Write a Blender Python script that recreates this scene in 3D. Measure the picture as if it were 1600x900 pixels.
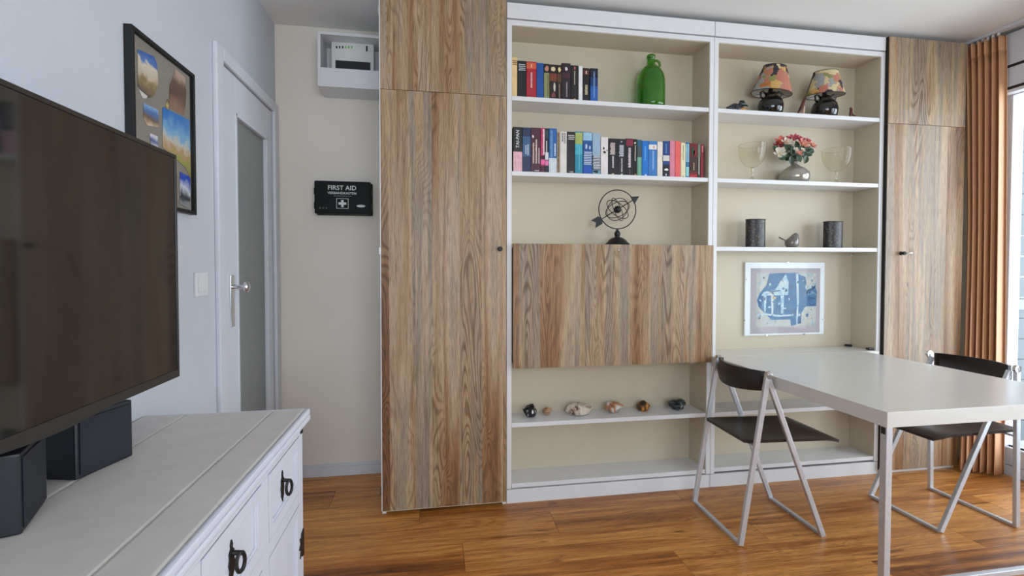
import bpy, bmesh, math, random
from mathutils import Vector, Matrix, noise

# ------------------------------------------------------------------ clear
for o in list(bpy.data.objects):
    bpy.data.objects.remove(o, do_unlink=True)
scene = bpy.context.scene
COL = scene.collection
random.seed(7)

# ------------------------------------------------------------------ camera
CAM = Vector((.6468, -2.2741, 1.1463))
YAW, PITCH, ROLL, FPX, PPY = .1654, -.0233, .0009, 749.887, 435.379
def _axes():
    cy, sy, cp, sp = math.cos(YAW), math.sin(YAW), math.cos(PITCH), math.sin(PITCH)
    r = Vector((cy, -sy, 0)); f = Vector((sy*cp, cy*cp, sp)); u = Vector((-sy*sp, -cy*sp, cp))
    cr, sr = math.cos(ROLL), math.sin(ROLL)
    return r*cr + u*sr, u*cr - r*sr, f
R_, U_, F_ = _axes()
cd = bpy.data.cameras.new('camera')
cam = bpy.data.objects.new('camera', cd)
COL.objects.link(cam)
cam.matrix_world = Matrix(((R_.x, U_.x, -F_.x, CAM.x), (R_.y, U_.y, -F_.y, CAM.y),
                           (R_.z, U_.z, -F_.z, CAM.z), (0, 0, 0, 1)))
cd.sensor_width = 36
cd.lens = FPX*36/1600
cd.shift_y = -(450-PPY)/1600
cd.clip_start = .02
scene.camera = cam
def at(u, v, y):                      # point of the plane Y = y seen at a photo pixel
    d = F_ + R_*((u-800)/FPX) + U_*((PPY-v)/FPX)
    return CAM + d*((y-CAM.y)/d.y)
def atx(u, v, x):
    d = F_ + R_*((u-800)/FPX) + U_*((PPY-v)/FPX)
    return CAM + d*((x-CAM.x)/d.x)

# ------------------------------------------------------------------ world and light
w = bpy.data.worlds.new('sky'); scene.world = w
w.use_nodes = True
bg = w.node_tree.nodes['Background']
bg.inputs['Color'].default_value = (.84, .92, 1.0, 1)
bg.inputs['Strength'].default_value = 6.6
for nm, loc, rot, sx, sy in (('window_portal', (3.93, -1.37, 1.12), (0, math.radians(90), 0), 2.0, 2.7),
                             ('fill_window_portal', (1.2, -4.33, 1.45), (math.radians(90), 0, 0), 2.2, 1.4)):  # second portal sits at the added rear fill window
    ld = bpy.data.lights.new(nm, 'AREA'); ld.shape = 'RECTANGLE'; ld.size = sx; ld.size_y = sy
    ld.cycles.is_portal = True
    lo = bpy.data.objects.new(nm, ld); COL.objects.link(lo); lo.location = loc; lo.rotation_euler = rot
vs = scene.view_settings
vs.view_transform = 'Standard'; vs.look = 'None'; vs.gamma = 1; vs.exposure = 0.32
vs.use_curve_mapping = False

# ------------------------------------------------------------------ helpers
def lin(c):
    c /= 255.
    return c/12.92 if c <= .04045 else ((c+.055)/1.055)**2.4
def C(r, g, b): return (lin(r), lin(g), lin(b), 1)
MATS = {}
def nt(name):
    m = bpy.data.materials.new(name); m.use_nodes = True
    t = m.node_tree; b = t.nodes['Principled BSDF']
    return m, t, b
def N(t, typ, **kw):
    n = t.nodes.new(typ)
    for k, v in kw.items(): setattr(n, k, v)
    return n
def ramp(t, stops, interp='LINEAR'):
    n = t.nodes.new('ShaderNodeValToRGB'); cr = n.color_ramp; cr.interpolation = interp
    while len(cr.elements) < len(stops): cr.elements.new(.5)
    for e, (p, c) in zip(cr.elements, stops): e.position = p; e.color = c
    return n
def mat(name, col, rough=.5, metal=0, var=.04, scale=9, bump=0, spec=.5, coat=0):
    """plain painted / plastic / metal surface with slight procedural variation"""
    if name in MATS: return MATS[name]
    m, t, b = nt(name)
    tc = N(t, 'ShaderNodeTexCoord'); nz = N(t, 'ShaderNodeTexNoise')
    nz.inputs['Scale'].default_value = scale; nz.inputs['Detail'].default_value = 4
    t.links.new(tc.outputs['Object'], nz.inputs['Vector'])
    lo = tuple(c*(1-var) for c in col[:3])+(1,); hi = tuple(min(1, c*(1+var)) for c in col[:3])+(1,)
    rp = ramp(t, [(.3, lo), (.7, hi)])
    t.links.new(nz.outputs['Fac'], rp.inputs['Fac']); t.links.new(rp.outputs['Color'], b.inputs['Base Color'])
    b.inputs['Roughness'].default_value = rough; b.inputs['Metallic'].default_value = metal
    b.inputs['Specular IOR Level'].default_value = spec; b.inputs['Coat Weight'].default_value = coat
    if bump:
        n2 = N(t, 'ShaderNodeTexNoise'); n2.inputs['Scale'].default_value = 260
        t.links.new(tc.outputs['Object'], n2.inputs['Vector'])
        bp = N(t, 'ShaderNodeBump'); bp.inputs['Strength'].default_value = bump; bp.inputs['Distance'].default_value = .002
        t.links.new(n2.outputs['Fac'], bp.inputs['Height']); t.links.new(bp.outputs['Normal'], b.inputs['Normal'])
    MATS[name] = m
    return m
def noise_mat(name, stops, scale=(1, 1, 1), nscale=5, detail=5, dist=0, rough=.5, voronoi=False, interp='LINEAR', rnd=False):
    if name in MATS: return MATS[name]
    m, t, b = nt(name)
    tc = N(t, 'ShaderNodeTexCoord'); mp = N(t, 'ShaderNodeMapping'); mp.inputs['Scale'].default_value = scale
    t.links.new(tc.outputs['Object'], mp.inputs['Vector'])
    if rnd:
        oi = N(t, 'ShaderNodeObjectInfo'); mu = N(t, 'ShaderNodeMath', operation='MULTIPLY'); mu.inputs[1].default_value = 37.
        t.links.new(oi.outputs['Random'], mu.inputs[0]); t.links.new(mu.outputs[0], mp.inputs['Location'])
    if voronoi:
        nz = N(t, 'ShaderNodeTexVoronoi', feature='SMOOTH_F1'); nz.inputs['Scale'].default_value = nscale; nz.inputs['Smoothness'].default_value = .12
        wn = N(t, 'ShaderNodeTexNoise'); wn.inputs['Scale'].default_value = nscale*1.6; t.links.new(mp.outputs['Vector'], wn.inputs['Vector'])
        va = N(t, 'ShaderNodeVectorMath', operation='MULTIPLY_ADD'); va.inputs[1].default_value = (.045, .045, .045)
        t.links.new(wn.outputs['Color'], va.inputs[0]); t.links.new(mp.outputs['Vector'], va.inputs[2])
        sep = N(t, 'ShaderNodeSeparateColor')
        t.links.new(nz.outputs['Color'], sep.inputs['Color']); fac = sep.outputs[0]
    else:
        nz = N(t, 'ShaderNodeTexNoise'); nz.inputs['Scale'].default_value = nscale
        nz.inputs['Detail'].default_value = detail; nz.inputs['Distortion'].default_value = dist; fac = nz.outputs['Fac']
    t.links.new((va.outputs[0] if voronoi else mp.outputs['Vector']), nz.inputs['Vector'])
    rp = ramp(t, stops, interp)
    t.links.new(fac, rp.inputs['Fac']); t.links.new(rp.outputs['Color'], b.inputs['Base Color'])
    b.inputs['Roughness'].default_value = rough
    MATS[name] = m
    return m
def wood_mat(name, tones, streak, axis='Z', strip=9., rough=.5, rnd=0., knots=None, fig=.8, val=1.0, sat=1.0, tk=(14, .5)):
    """long-grained timber: veneer strips, cathedral figure, streaks and fine pores along one axis"""
    m, t, b = nt(name)
    L = t.links.new
    tc = N(t, 'ShaderNodeTexCoord'); oi = N(t, 'ShaderNodeObjectInfo')
    def math_(op, a, bb=None, c=None):
        n = N(t, 'ShaderNodeMath', operation=op)
        for i, q in enumerate((a, bb, c)):
            if q is None: continue
            if isinstance(q, (int, float)): n.inputs[i].default_value = q
            else: L(q, n.inputs[i])
        return n.outputs[0]
    seed = math_('MULTIPLY', oi.outputs['Random'], 23.7)
    sp = N(t, 'ShaderNodeSeparateXYZ'); L(tc.outputs['Object'], sp.inputs[0])
    across, along = (sp.outputs[0], sp.outputs[2]) if axis == 'Z' else (sp.outputs[1], sp.outputs[0])
    # veneer strips of unequal width, each with its own offset along the grain
    wob = N(t, 'ShaderNodeTexNoise', noise_dimensions='1D'); L(math_('MULTIPLY_ADD', across, strip*.6, seed), wob.inputs['W']); wob.inputs['Scale'].default_value = 1
    sid = math_('FLOOR', math_('ADD', math_('MULTIPLY_ADD', across, strip, seed), math_('MULTIPLY', wob.outputs['Fac'], 1.6)))
    wn = N(t, 'ShaderNodeTexWhiteNoise', noise_dimensions='1D'); L(sid, wn.inputs['W'])
    sh = math_('MULTIPLY', wn.outputs['Value'], 9.0)
    def coords(ka, kl):
        c = N(t, 'ShaderNodeCombineXYZ'); L(math_('MULTIPLY', math_('ADD', across, math_('ADD', seed, sh)), ka), c.inputs[0]); L(math_('MULTIPLY', math_('ADD', along, sh), kl), c.inputs[1]); L(seed, c.inputs[2])
        return c.outputs[0]
    def nz(vec, detail, dist, rgh=.5):
        n = N(t, 'ShaderNodeTexNoise'); n.inputs['Scale'].default_value = 1; n.inputs['Roughness'].default_value = rgh
        n.inputs['Detail'].default_value = detail; n.inputs['Distortion'].default_value = dist
        L(vec, n.inputs['Vector']); return n.outputs['Fac']
    def mul(a, bb, fac):
        n = N(t, 'ShaderNodeMix', data_type='RGBA', blend_type='MULTIPLY')
        if isinstance(fac, (int, float)): n.inputs['Factor'].default_value = fac
        else: L(fac, n.inputs['Factor'])
        L(a, n.inputs['A']); L(bb, n.inputs['B']); return n.outputs['Result']
    tone = math_('ADD', math_('MULTIPLY', nz(coords(*tk), 4, .4), .75), math_('MULTIPLY', wn.outputs['Value'], .25))
    rp = ramp(t, tones); L(tone, rp.inputs['Fac'])
    # cathedral figure, present only in some strips
    wv = nz(coords(9, 1.1), 1.2, .7)
    sn = math_('MULTIPLY_ADD', math_('SINE', math_('MULTIPLY', wv, 150)), .5, .5)
    r2 = ramp(t, [(.0, (1, 1, 1, 1)), (.5, (.93, .91, .89, 1)), (1, streak)]); L(sn, r2.inputs['Fac'])
    mask = ramp(t, [(.46, (0, 0, 0, 1)), (.62, (1, 1, 1, 1))]); L(nz(coords(6, .6), 2, .4), mask.inputs['Fac'])
    out = mul(rp.outputs['Color'], r2.outputs['Color'], math_('MULTIPLY', mask.outputs['Color'], fig))
    # streaks and pores
    r5 = ramp(t, [(.30, (.70, .66, .62, 1)), (.48, (1, 1, 1, 1)), (.7, (1.12, 1.12, 1.13, 1))]); L(nz(coords(75, 2.2), 4, .4, .6), r5.inputs['Fac'])
    out = mul(out, r5.outputs['Color'], .85)
    fine = nz(coords(330, 16), 3, .3, .6)
    r3 = ramp(t, [(.34, (.60, .56, .52, 1)), (.50, (1, 1, 1, 1)), (.72, (1.14, 1.15, 1.16, 1))]); L(fine, r3.inputs['Fac'])
    out = mul(out, r3.outputs['Color'], .85)
    if knots:
        r4 = ramp(t, [(.655, (1, 1, 1, 1)), (.74, knots)]); L(nz(coords(17, 2.6), 3, 1.0), r4.inputs['Fac'])
        out = mul(out, r4.outputs['Color'], 1.0)
    hs = N(t, 'ShaderNodeHueSaturation'); hs.inputs['Value'].default_value = val; hs.inputs['Saturation'].default_value = sat
    if rnd:
        mr2 = N(t, 'ShaderNodeMapRange'); mr2.inputs['To Min'].default_value = val*(1-rnd); mr2.inputs['To Max'].default_value = val*(1+rnd)
        L(oi.outputs['Random'], mr2.inputs['Value']); L(mr2.outputs[0], hs.inputs['Value'])
    L(out, hs.inputs['Color']); L(hs.outputs['Color'], b.inputs['Base Color'])
    b.inputs['Roughness'].default_value = rough
    bp = N(t, 'ShaderNodeBump'); bp.inputs['Strength'].default_value = .12; bp.inputs['Distance'].default_value = .002
    L(fine, bp.inputs['Height']); L(bp.outputs['Normal'], b.inputs['Normal'])
    MATS[name] = m
    return m
def pane_mat(name, tint=(1, 1, 1, 1), gloss=.08, rough=0.0, edge=.45):
    if name in MATS: return MATS[name]
    m = bpy.data.materials.new(name); m.use_nodes = True; t = m.node_tree; t.nodes.clear()
    o = N(t, 'ShaderNodeOutputMaterial'); mx = N(t, 'ShaderNodeMixShader')
    tr = N(t, 'ShaderNodeBsdfTransparent'); gl = N(t, 'ShaderNodeBsdfGlossy')
    lw = N(t, 'ShaderNodeLayerWeight'); lw.inputs['Blend'].default_value = .5
    pw = N(t, 'ShaderNodeMath', operation='POWER'); pw.inputs[1].default_value = 4
    fr = N(t, 'ShaderNodeMath', operation='MULTIPLY_ADD'); fr.inputs[1].default_value = edge; fr.inputs[2].default_value = gloss*.4
    t.links.new(lw.outputs['Facing'], pw.inputs[0]); t.links.new(pw.outputs[0], fr.inputs[0])
    tr.inputs['Color'].default_value = tint; gl.inputs['Roughness'].default_value = rough
    t.links.new(fr.outputs[0], mx.inputs[0]); t.links.new(tr.outputs[0], mx.inputs[1]); t.links.new(gl.outputs[0], mx.inputs[2])
    t.links.new(mx.outputs[0], o.inputs['Surface'])
    MATS[name] = m
    return m

ORG = {}
def thing(name, label, cat, loc=(0, 0, 0), rotz=0, group=None, kind=None):
    o = bpy.data.objects.new(name, None); o.empty_display_size = .05
    COL.objects.link(o); o.location = loc; o.rotation_euler = (0, 0, rotz)
    o['label'] = label; o['category'] = cat
    if group: o['group'] = group
    if kind: o['kind'] = kind
    ORG[o.name] = Vector(loc)
    return o
def obj(name, bm, m, parent=None, local=False, smooth=False, label=None):
    """bmesh -> one mesh object; world coordinates unless local"""
    me = bpy.data.meshes.new(name)
    if parent is not None and not local:
        bmesh.ops.translate(bm, vec=-ORG[parent.name], verts=bm.verts)
    bmesh.ops.recalc_face_normals(bm, faces=bm.faces)
    bm.to_mesh(me); bm.free()
    if smooth:
        for p in me.polygons: p.use_smooth = True
        if smooth != 'all':
            me.set_sharp_from_angle(angle=math.radians(40))
    me.materials.append(m)
    o = bpy.data.objects.new(name, me); COL.objects.link(o)
    if parent is not None:
        o.parent = parent; ORG[o.name] = ORG[parent.name]
    if label: o['label'] = label
    return o
def solo(name, bm, m, label, cat, base, group=None, kind=None, smooth=False):
    """a thing that is one mesh, origin at its base"""
    bmesh.ops.translate(bm, vec=-Vector(base), verts=bm.verts)
    o = obj(name, bm, m, smooth=smooth); o.location = base
    ORG[o.name] = Vector(base)
    o['label'] = label; o['category'] = cat
    if group: o['group'] = group
    if kind: o['kind'] = kind
    return o
def nb(): return bmesh.new()
def bx(bm, x0, x1, y0, y1, z0, z1, bev=0):
    vs_ = [bm.verts.new(p) for p in ((x0, y0, z0), (x1, y0, z0), (x1, y1, z0), (x0, y1, z0),
                                     (x0, y0, z1), (x1, y0, z1), (x1, y1, z1), (x0, y1, z1))]
    fs = [bm.faces.new([vs_[i] for i in q]) for q in ((0, 3, 2, 1), (4, 5, 6, 7), (0, 1, 5, 4), (1, 2, 6, 5), (2, 3, 7, 6), (3, 0, 4, 7))]
    if bev:
        es = list({e for f in fs for e in f.edges})
        bmesh.ops.bevel(bm, geom=es, offset=bev, segments=2, profile=.6, affect='EDGES')
    return bm
def box(name, parent, m, x0, x1, y0, y1, z0, z1, bev=.0015, local=False, label=None):
    return obj(name, bx(nb(), x0, x1, y0, y1, z0, z1, bev), m, parent, local, label=label)
def lathe(bm, prof, c=(0, 0, 0), seg=32, sx=1, sy=1, tilt=None):
    rings = []
    for r, z in prof:
        ring = []
        if r < 1e-6: ring = [bm.verts.new((0, 0, z))]
        else: ring = [bm.verts.new((r*math.cos(2*math.pi*i/seg)*sx, r*math.sin(2*math.pi*i/seg)*sy, z)) for i in range(seg)]
        rings.append(ring)
    for a, b in zip(rings, rings[1:]):
        for i in range(seg):
            j = (i+1) % seg
            if len(a) == 1 and len(b) == 1: continue
            if len(a) == 1: bm.faces.new((a[0], b[i], b[j]))
            elif len(b) == 1: bm.faces.new((a[i], a[j], b[0]))
            else: bm.faces.new((a[i], a[j], b[j], b[i]))
    vs_ = [v for r in rings for v in r]
    if tilt is not None: bmesh.ops.rotate(bm, verts=vs_, cent=(0, 0, 0), matrix=tilt)
    bmesh.ops.translate(bm, vec=c, verts=vs_)
    return bm
def sweep(bm, path, prof, closed=False, up=Vector((0, 0, 1)), scale=None):
    """sweep a 2D profile [(a,b)..] along a 3D path with mitred corners"""
    path = [Vector(p) for p in path]; n = len(path); rings = []
    for i, p in enumerate(path):
        a = path[i-1] if (i or closed) else None
        b = path[(i+1) % n] if (i < n-1 or closed) else None
        d0 = (p-a).normalized() if a is not None else (b-p).normalized()
        d1 = (b-p).normalized() if b is not None else d0
        tdir = (d0+d1)
        tdir = tdir.normalized() if tdir.length > 1e-6 else d0
        side = tdir.cross(up)
        if side.length < 1e-4: side = tdir.cross(Vector((1, 0, 0)))
        side.normalize(); u2 = side.cross(tdir).normalized()
        k = 1/max(.35, tdir.dot(d0))
        s = scale[i] if scale else 1
        rings.append([bm.verts.new(p + side*(x*k*s if abs(up.dot(tdir)) < .99 else x*s) + u2*(y*s)) for x, y in prof])
    m = len(prof); rr = list(zip(rings, rings[1:]))
    if closed: rr.append((rings[-1], rings[0]))
    for a, b in rr:
        for i in range(m):
            j = (i+1) % m; bm.faces.new((a[i], a[j], b[j], b[i]))
    if not closed:
        bm.faces.new(rings[0][::-1]); bm.faces.new(rings[-1])
    return bm
def circ(r, n=10): return [(r*math.cos(2*math.pi*i/n), r*math.sin(2*math.pi*i/n)) for i in range(n)]
def rect(a, b): return [(-a/2, -b/2), (a/2, -b/2), (a/2, b/2), (-a/2, b/2)]
def loft(bm, secs, n=14):
    """sections (centre, ra, rb) round a path; smooth organic body"""
    cs = [Vector(s[0]) for s in secs]; rings = []
    for i, (c, ra, rb) in enumerate(secs):
        d = cs[min(i+1, len(cs)-1)]-cs[max(i-1, 0)]; d.normalize()
        s = Vector((0, 1, 0)); u2 = d.cross(s).normalized()
        rings.append([bm.verts.new(Vector(c)+s*(ra*math.cos(2*math.pi*k/n))+u2*(rb*math.sin(2*math.pi*k/n))) for k in range(n)])
    for a, b in zip(rings, rings[1:]):
        for i in range(n):
            j = (i+1) % n; bm.faces.new((a[i], a[j], b[j], b[i]))
    bm.faces.new(rings[0][::-1]); bm.faces.new(rings[-1])
    return bm
def quad_panel(bm, pts, depth):
    """thick panel from a polygon and an offset vector"""
    a = [bm.verts.new(p) for p in pts]; b = [bm.verts.new(Vector(p)+Vector(depth)) for p in pts]
    bm.faces.new(a); bm.faces.new(b[::-1])
    for i in range(len(a)):
        j = (i+1) % len(a); bm.faces.new((a[i], b[i], b[j], a[j]))
    return bm
def text_bm(s, size, origin, rx='front', depth=.0004, shear=0, bold=0, center=True):
    cu = bpy.data.curves.new('lettering', 'FONT'); cu.body = s; cu.size = size; cu.extrude = depth
    cu.shear = shear; cu.offset = bold; cu.resolution_u = 3
    if center: cu.align_x = 'CENTER'; cu.align_y = 'CENTER'
    to = bpy.data.objects.new('lettering', cu); COL.objects.link(to)
    dg = bpy.context.evaluated_depsgraph_get(); dg.update()
    me = bpy.data.meshes.new_from_object(to.evaluated_get(dg))
    bm = nb(); bm.from_mesh(me)
    bpy.data.objects.remove(to, do_unlink=True); bpy.data.curves.remove(cu); bpy.data.meshes.remove(me)
    if rx == 'front': M_ = Matrix(((1, 0, 0), (0, 0, -1), (0, 1, 0)))           # reads along +X, faces -Y
    else: M_ = Matrix(((0, -1, 0), (0, 0, -1), (1, 0, 0)))                       # reads upwards, faces -Y
    bmesh.ops.transform(bm, matrix=M_.to_4x4(), verts=bm.verts)
    bmesh.ops.translate(bm, vec=origin, verts=bm.verts)
    return bm
def copy_tree(o, parent=None):
    c = o.copy(); COL.objects.link(c); c.parent = parent
    for ch in o.children: copy_tree(ch, c)
    return c

# ------------------------------------------------------------------ materials
M_wall = mat('wall_paint', (.80, .74, .66, 1), .85, var=.02, scale=3, bump=.12)  # white paint with the room's warm bounce light put into its colour
M_wall_l = mat('wall_paint_cool_light', (.57, .59, .635, 1), .85, var=.02, scale=3, bump=.12)  # same white paint, cool window light and darkening put into its colour
M_ceil = mat('ceiling_paint', (.84, .83, .81, 1), .9, var=.015, scale=2)
M_white = mat('white_lacquer', (.74, .74, .75, 1), .35, var=.015)
M_trim = mat('white_trim', (.66, .68, .73, 1), .4, var=.015)
M_cream = mat('cream_laminate', (.56, .495, .37, 1), .45, var=.02, scale=5)
M_table = mat('white_table_laminate', (.66, .64, .60, 1), .24, var=.01, spec=.42)
M_board = mat('white_painted_pine', (.66, .68, .76, 1), .45, var=.03, scale=14)
M_topboard = mat('whitewashed_top', (.64, .61, .58, 1), .5, var=.04, scale=20)
M_black = mat('black_plastic', C(22, 24, 30), .45, var=.1)
M_iron = mat('black_iron', C(14, 14, 16), .5, var=.15, scale=40)
M_blackgloss = mat('black_glaze', C(8, 8, 12), .08, var=.1, coat=.5)
M_alu = mat('brushed_aluminium', (.60, .62, .66, 1), .38, metal=.55, var=.05, scale=60)
M_chrome = mat('chrome', (.75, .76, .78, 1), .12, metal=1, var=.02)
M_seat = mat('black_seat_shell', C(34, 29, 27), .38, var=.08, bump=.1)
M_dark = mat('dark_matt', C(30, 26, 22), .8)  # very dark brown for subfloor, gaskets, casing slots and wardrobe edge band
M_wood = wood_mat('sonoma_oak', [(.26, C(112, 76, 48)), (.38, C(162, 124, 88)), (.48, C(190, 164, 134)), (.56, C(152, 138, 122)), (.66, C(184, 154, 120)), (.76, C(132, 94, 62))],
                  (.40, .28, .20, 1), 'Z', rough=.5, val=.87, sat=1.04)
M_floor = wood_mat('oak_plank', [(.24, C(104, 58, 24)), (.40, C(170, 108, 52)), (.52, C(206, 146, 80)), (.64, C(178, 116, 58)), (.8, C(128, 76, 36))],
                   (.60, .46, .34, 1), 'X', strip=1.5, rough=.34, rnd=.14, knots=(.22, .15, .10, 1), fig=.6, sat=1.02, tk=(26, 1.5), val=1.1)
M_pane = pane_mat('window_glass', (.97, .99, 1, 1), .09)
M_clear = pane_mat('clear_glass', (.97, .965, .92, 1), .07, edge=.40)
M_stemglass = pane_mat('thick_glass', (.93, .92, .84, 1), .25, edge=.8)
M_picglass = pane_mat('picture_glass', (.99, .99, .99, 1), .02, edge=.25)
M_frost = mat('frosted_glass', C(126, 130, 128), .3, var=.05, scale=30, bump=.3)

# ------------------------------------------------------------------ room shell
XL, XR, YB, YF, ZC = -.172, 3.79, .473, -4.2, 2.435
fl = solo('floor', bx(nb(), XL, XR, YF, YB, -.06, -.012), M_dark, 'oak laminate floor laid in long planks parallel to the shelves', 'floor', (1.8, -1.8, -.06), kind='structure')
PW, PL = .192, 1.28
pm = nb(); bx(pm, -PL/2+.0006, PL/2-.0006, -PW/2+.0006, PW/2-.0006, -.012, 0, .0012)
pme = bpy.data.meshes.new('plank'); bmesh.ops.recalc_face_normals(pm, faces=pm.faces); pm.to_mesh(pme); pm.free(); pme.materials.append(M_floor)
def plank_mesh(x0, x1, y0, y1):
    b = nb(); cx, cy = (x0+x1)/2, (y0+y1)/2
    bx(b, x0-cx+.0006, x1-cx-.0006, y0-cy+.0006, y1-cy-.0006, -.012, 0, .0012)
    me = bpy.data.meshes.new('plank'); bmesh.ops.recalc_face_normals(b, faces=b.faces); b.to_mesh(me); b.free(); me.materials.append(M_floor); return me
y1 = YB; row = 0
shifts = [.15, .95, .52, 1.2, .34, .78, .05, 1.05, .6, .25, .88, .45]
while y1 > YF+.01:
    y0 = max(YF, y1-PW); x0 = XL - shifts[row % 12]
    while x0 < XR-.01:
        a, b = max(XL, x0), min(XR, x0+PL)
        if b-a > .03:
            full = abs((b-a)-PL) < 1e-6 and abs((y1-y0)-PW) < 1e-6
            o = bpy.data.objects.new('plank', pme if full else plank_mesh(a, b, y0, y1))
            COL.objects.link(o); o.parent = fl
            o.location = Vector(((a+b)/2, (y0+y1)/2, 0)) - ORG[fl.name]
        x0 += PL
    y1 -= PW; row += 1
solo('ceiling', bx(nb(), XL-.15, XR+.16, YF-.15, YB+.15, ZC, ZC+.1), M_ceil, 'plain white painted ceiling', 'ceiling', (1.8, -1.8, ZC), kind='structure')
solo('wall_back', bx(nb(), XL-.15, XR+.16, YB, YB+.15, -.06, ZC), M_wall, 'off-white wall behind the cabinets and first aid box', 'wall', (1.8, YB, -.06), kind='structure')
# left wall with the door opening
DY0, DY1, DZ = -.215, .405, 1.955
bm = nb(); bx(bm, XL-.15, XL, YF, DY0, -.06, ZC); bx(bm, XL-.15, XL, DY1, YB, -.06, ZC); bx(bm, XL-.15, XL, DY0, DY1, DZ, ZC)
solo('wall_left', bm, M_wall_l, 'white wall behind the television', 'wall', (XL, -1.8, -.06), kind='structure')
# wall behind the camera with an opening added for fill light
bm = nb(); bx(bm, XL-.15, .1, YF-.15, YF, -.06, ZC); bx(bm, 2.3, XR+.16, YF-.15, YF, -.06, ZC)
bx(bm, .1, 2.3, YF-.15, YF, -.06, .75); bx(bm, .1, 2.3, YF-.15, YF, 2.15, ZC)
solo('wall_front', bm, M_wall, 'white wall behind the camera with an opening added for fill light', 'wall', (1.8, YF, -.06), kind='structure')
WY0, WY1 = -2.75, .005
bm = nb(); bx(bm, XR, XR+.16, YF, WY0, -.06, ZC); bx(bm, XR, XR+.16, WY1, YB, -.06, ZC); bx(bm, XR, XR+.16, WY0, WY1, 2.235, ZC)
solo('wall_right', bm, M_wall, 'white wall around the balcony window', 'wall', (XR, -1.8, -.06), kind='structure')
# baseboard on the back wall, left of the wardrobe
bm = nb(); bx(bm, XL, .412, YB-.016, YB, 0, .052, .002); bx(bm, XL, .412, YB-.011, YB, .052, .066, .003)
solo('baseboard_back', bm, M_trim, 'white baseboard left of the tall wood wardrobe', 'baseboard', (.12, YB, 0), kind='structure')
solo('baseboard_left', bx(nb(), XL, XL+.014, YF, -.30, 0, .066, .002), M_trim, 'white baseboard behind the white sideboard', 'baseboard', (XL, -2, 0), kind='structure')

# balcony window on the right
wd = thing('window_1', 'tall white balcony window beside the brown curtain', 'window', (XR+.06, (WY0+WY1)/2, 0), kind='structure')
def wbar(y0, y1, z0, z1, x0=XR+.012, x1=XR+.10, nm='frame_bar'): box(nm, wd, M_trim, x0, x1, y0, y1, z0, z1, .004)
wbar(WY0, WY1, -.06, .0, XR, XR+.16, 'threshold'); wbar(WY0, WY1, 0, .055, XR+.001); wbar(WY0, WY1, 2.165, 2.235)
mull = [WY1, -.92, -1.83, WY0]
for k, yy in enumerate(mull):
    d0, d1 = (yy-.06, yy) if k == 0 else ((yy, yy+.06) if k == 3 else (yy-.05, yy+.05))
    wbar(d0, d1, .055, 2.165)
for a, b in zip(mull[1:], mull):
    ya, yb = a+.05, b-.06
    for (p, q, z0, z1) in ((ya, yb, .06, .155), (ya, yb, 2.09, 2.16), (ya, ya+.06, .155, 2.09), (yb-.06, yb, .155, 2.09)):
        box('sash_bar', wd, M_trim, XR-.004, XR+.07, p, q, z0, z1, .004)
    box('pane', wd, M_pane, XR+.03, XR+.036, ya+.06, yb-.06, .155, 2.09, 0)
    box('gasket', wd, M_dark, XR+.022, XR+.028, ya+.06, yb-.06, .155, .163, 0)
# roller blind casing with two dark slots, above the window
rb = thing('trim_1', 'white blind casing with two dark slots above the balcony window', 'blind casing', (XR-.03, -1.9, 2.16), kind='structure')
box('cover', rb, M_trim, XR-.055, XR-.001, WY0, YB-.002, 2.095, 2.415, .004)
for z in (2.112, 2.230): box('slot', rb, M_dark, XR-.058, XR-.054, WY0+.02, YB-.02, z, z+.014, 0)
# unseen rear window, added to light the room from behind
wd2 = thing('added_fill_window', 'unseen white window added behind the camera for fill light', 'window', (1.2, YF-.08, .75), kind='structure')
for (x0, x1, z0, z1) in ((.1, 2.3, .75, .81), (.1, 2.3, 2.09, 2.15), (.1, .16, .81, 2.09), (2.24, 2.3, .81, 2.09), (1.16, 1.24, .81, 2.09)):
    box('frame_bar', wd2, M_trim, x0, x1, YF-.11, YF-.04, z0, z1, .004)
for x0, x1 in ((.16, 1.16), (1.24, 2.24)): box('pane', wd2, M_pane, x0, x1, YF-.08, YF-.074, .81, 2.09, 0)

# balcony outside: side partition clad in pale boards, floor and rail
M_clad = mat('pale_cladding', (.095, .118, .13, 1), .6, var=.03)
pa = thing('balcony_partition', 'pale blue boarded balcony side wall seen through the window', 'partition', (4.7, .42, -.05))
for k in range(19): box('board', pa, M_clad, XR+.18, 5.6, .40, .43, -.05+k*.142, -.05+k*.142+.139, .002)
for x in (4.1, 5.5): box('post', pa, M_clad, x, x+.05, .43, .48, -.05, 2.65, .003)
box('rail', pa, mat('grey_band', C(120, 128, 132), .5), XR+.18, 5.6, .392, .40, .86, .93, .002)
solo('balcony_floor', bx(nb(), XR+.16, 5.7, YF-.5, .5, -.16, -.05), mat('balcony_concrete', (.45, .45, .44, 1), .9, var=.1), 'grey concrete balcony floor outside the window', 'balcony', (4.7, -1.8, -.16))

solo('sky_shade_slab', bx(nb(), XR+.16, 5.7, YF-.5, .5, 2.66, 2.80), mat('balcony_concrete', (.45, .45, .44, 1), .9, var=.1), 'unseen concrete slab added above the window to shade the sky', 'balcony', (4.7, -1.8, 2.66))  # unseen overhang, added to cut the light from the sky

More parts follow.
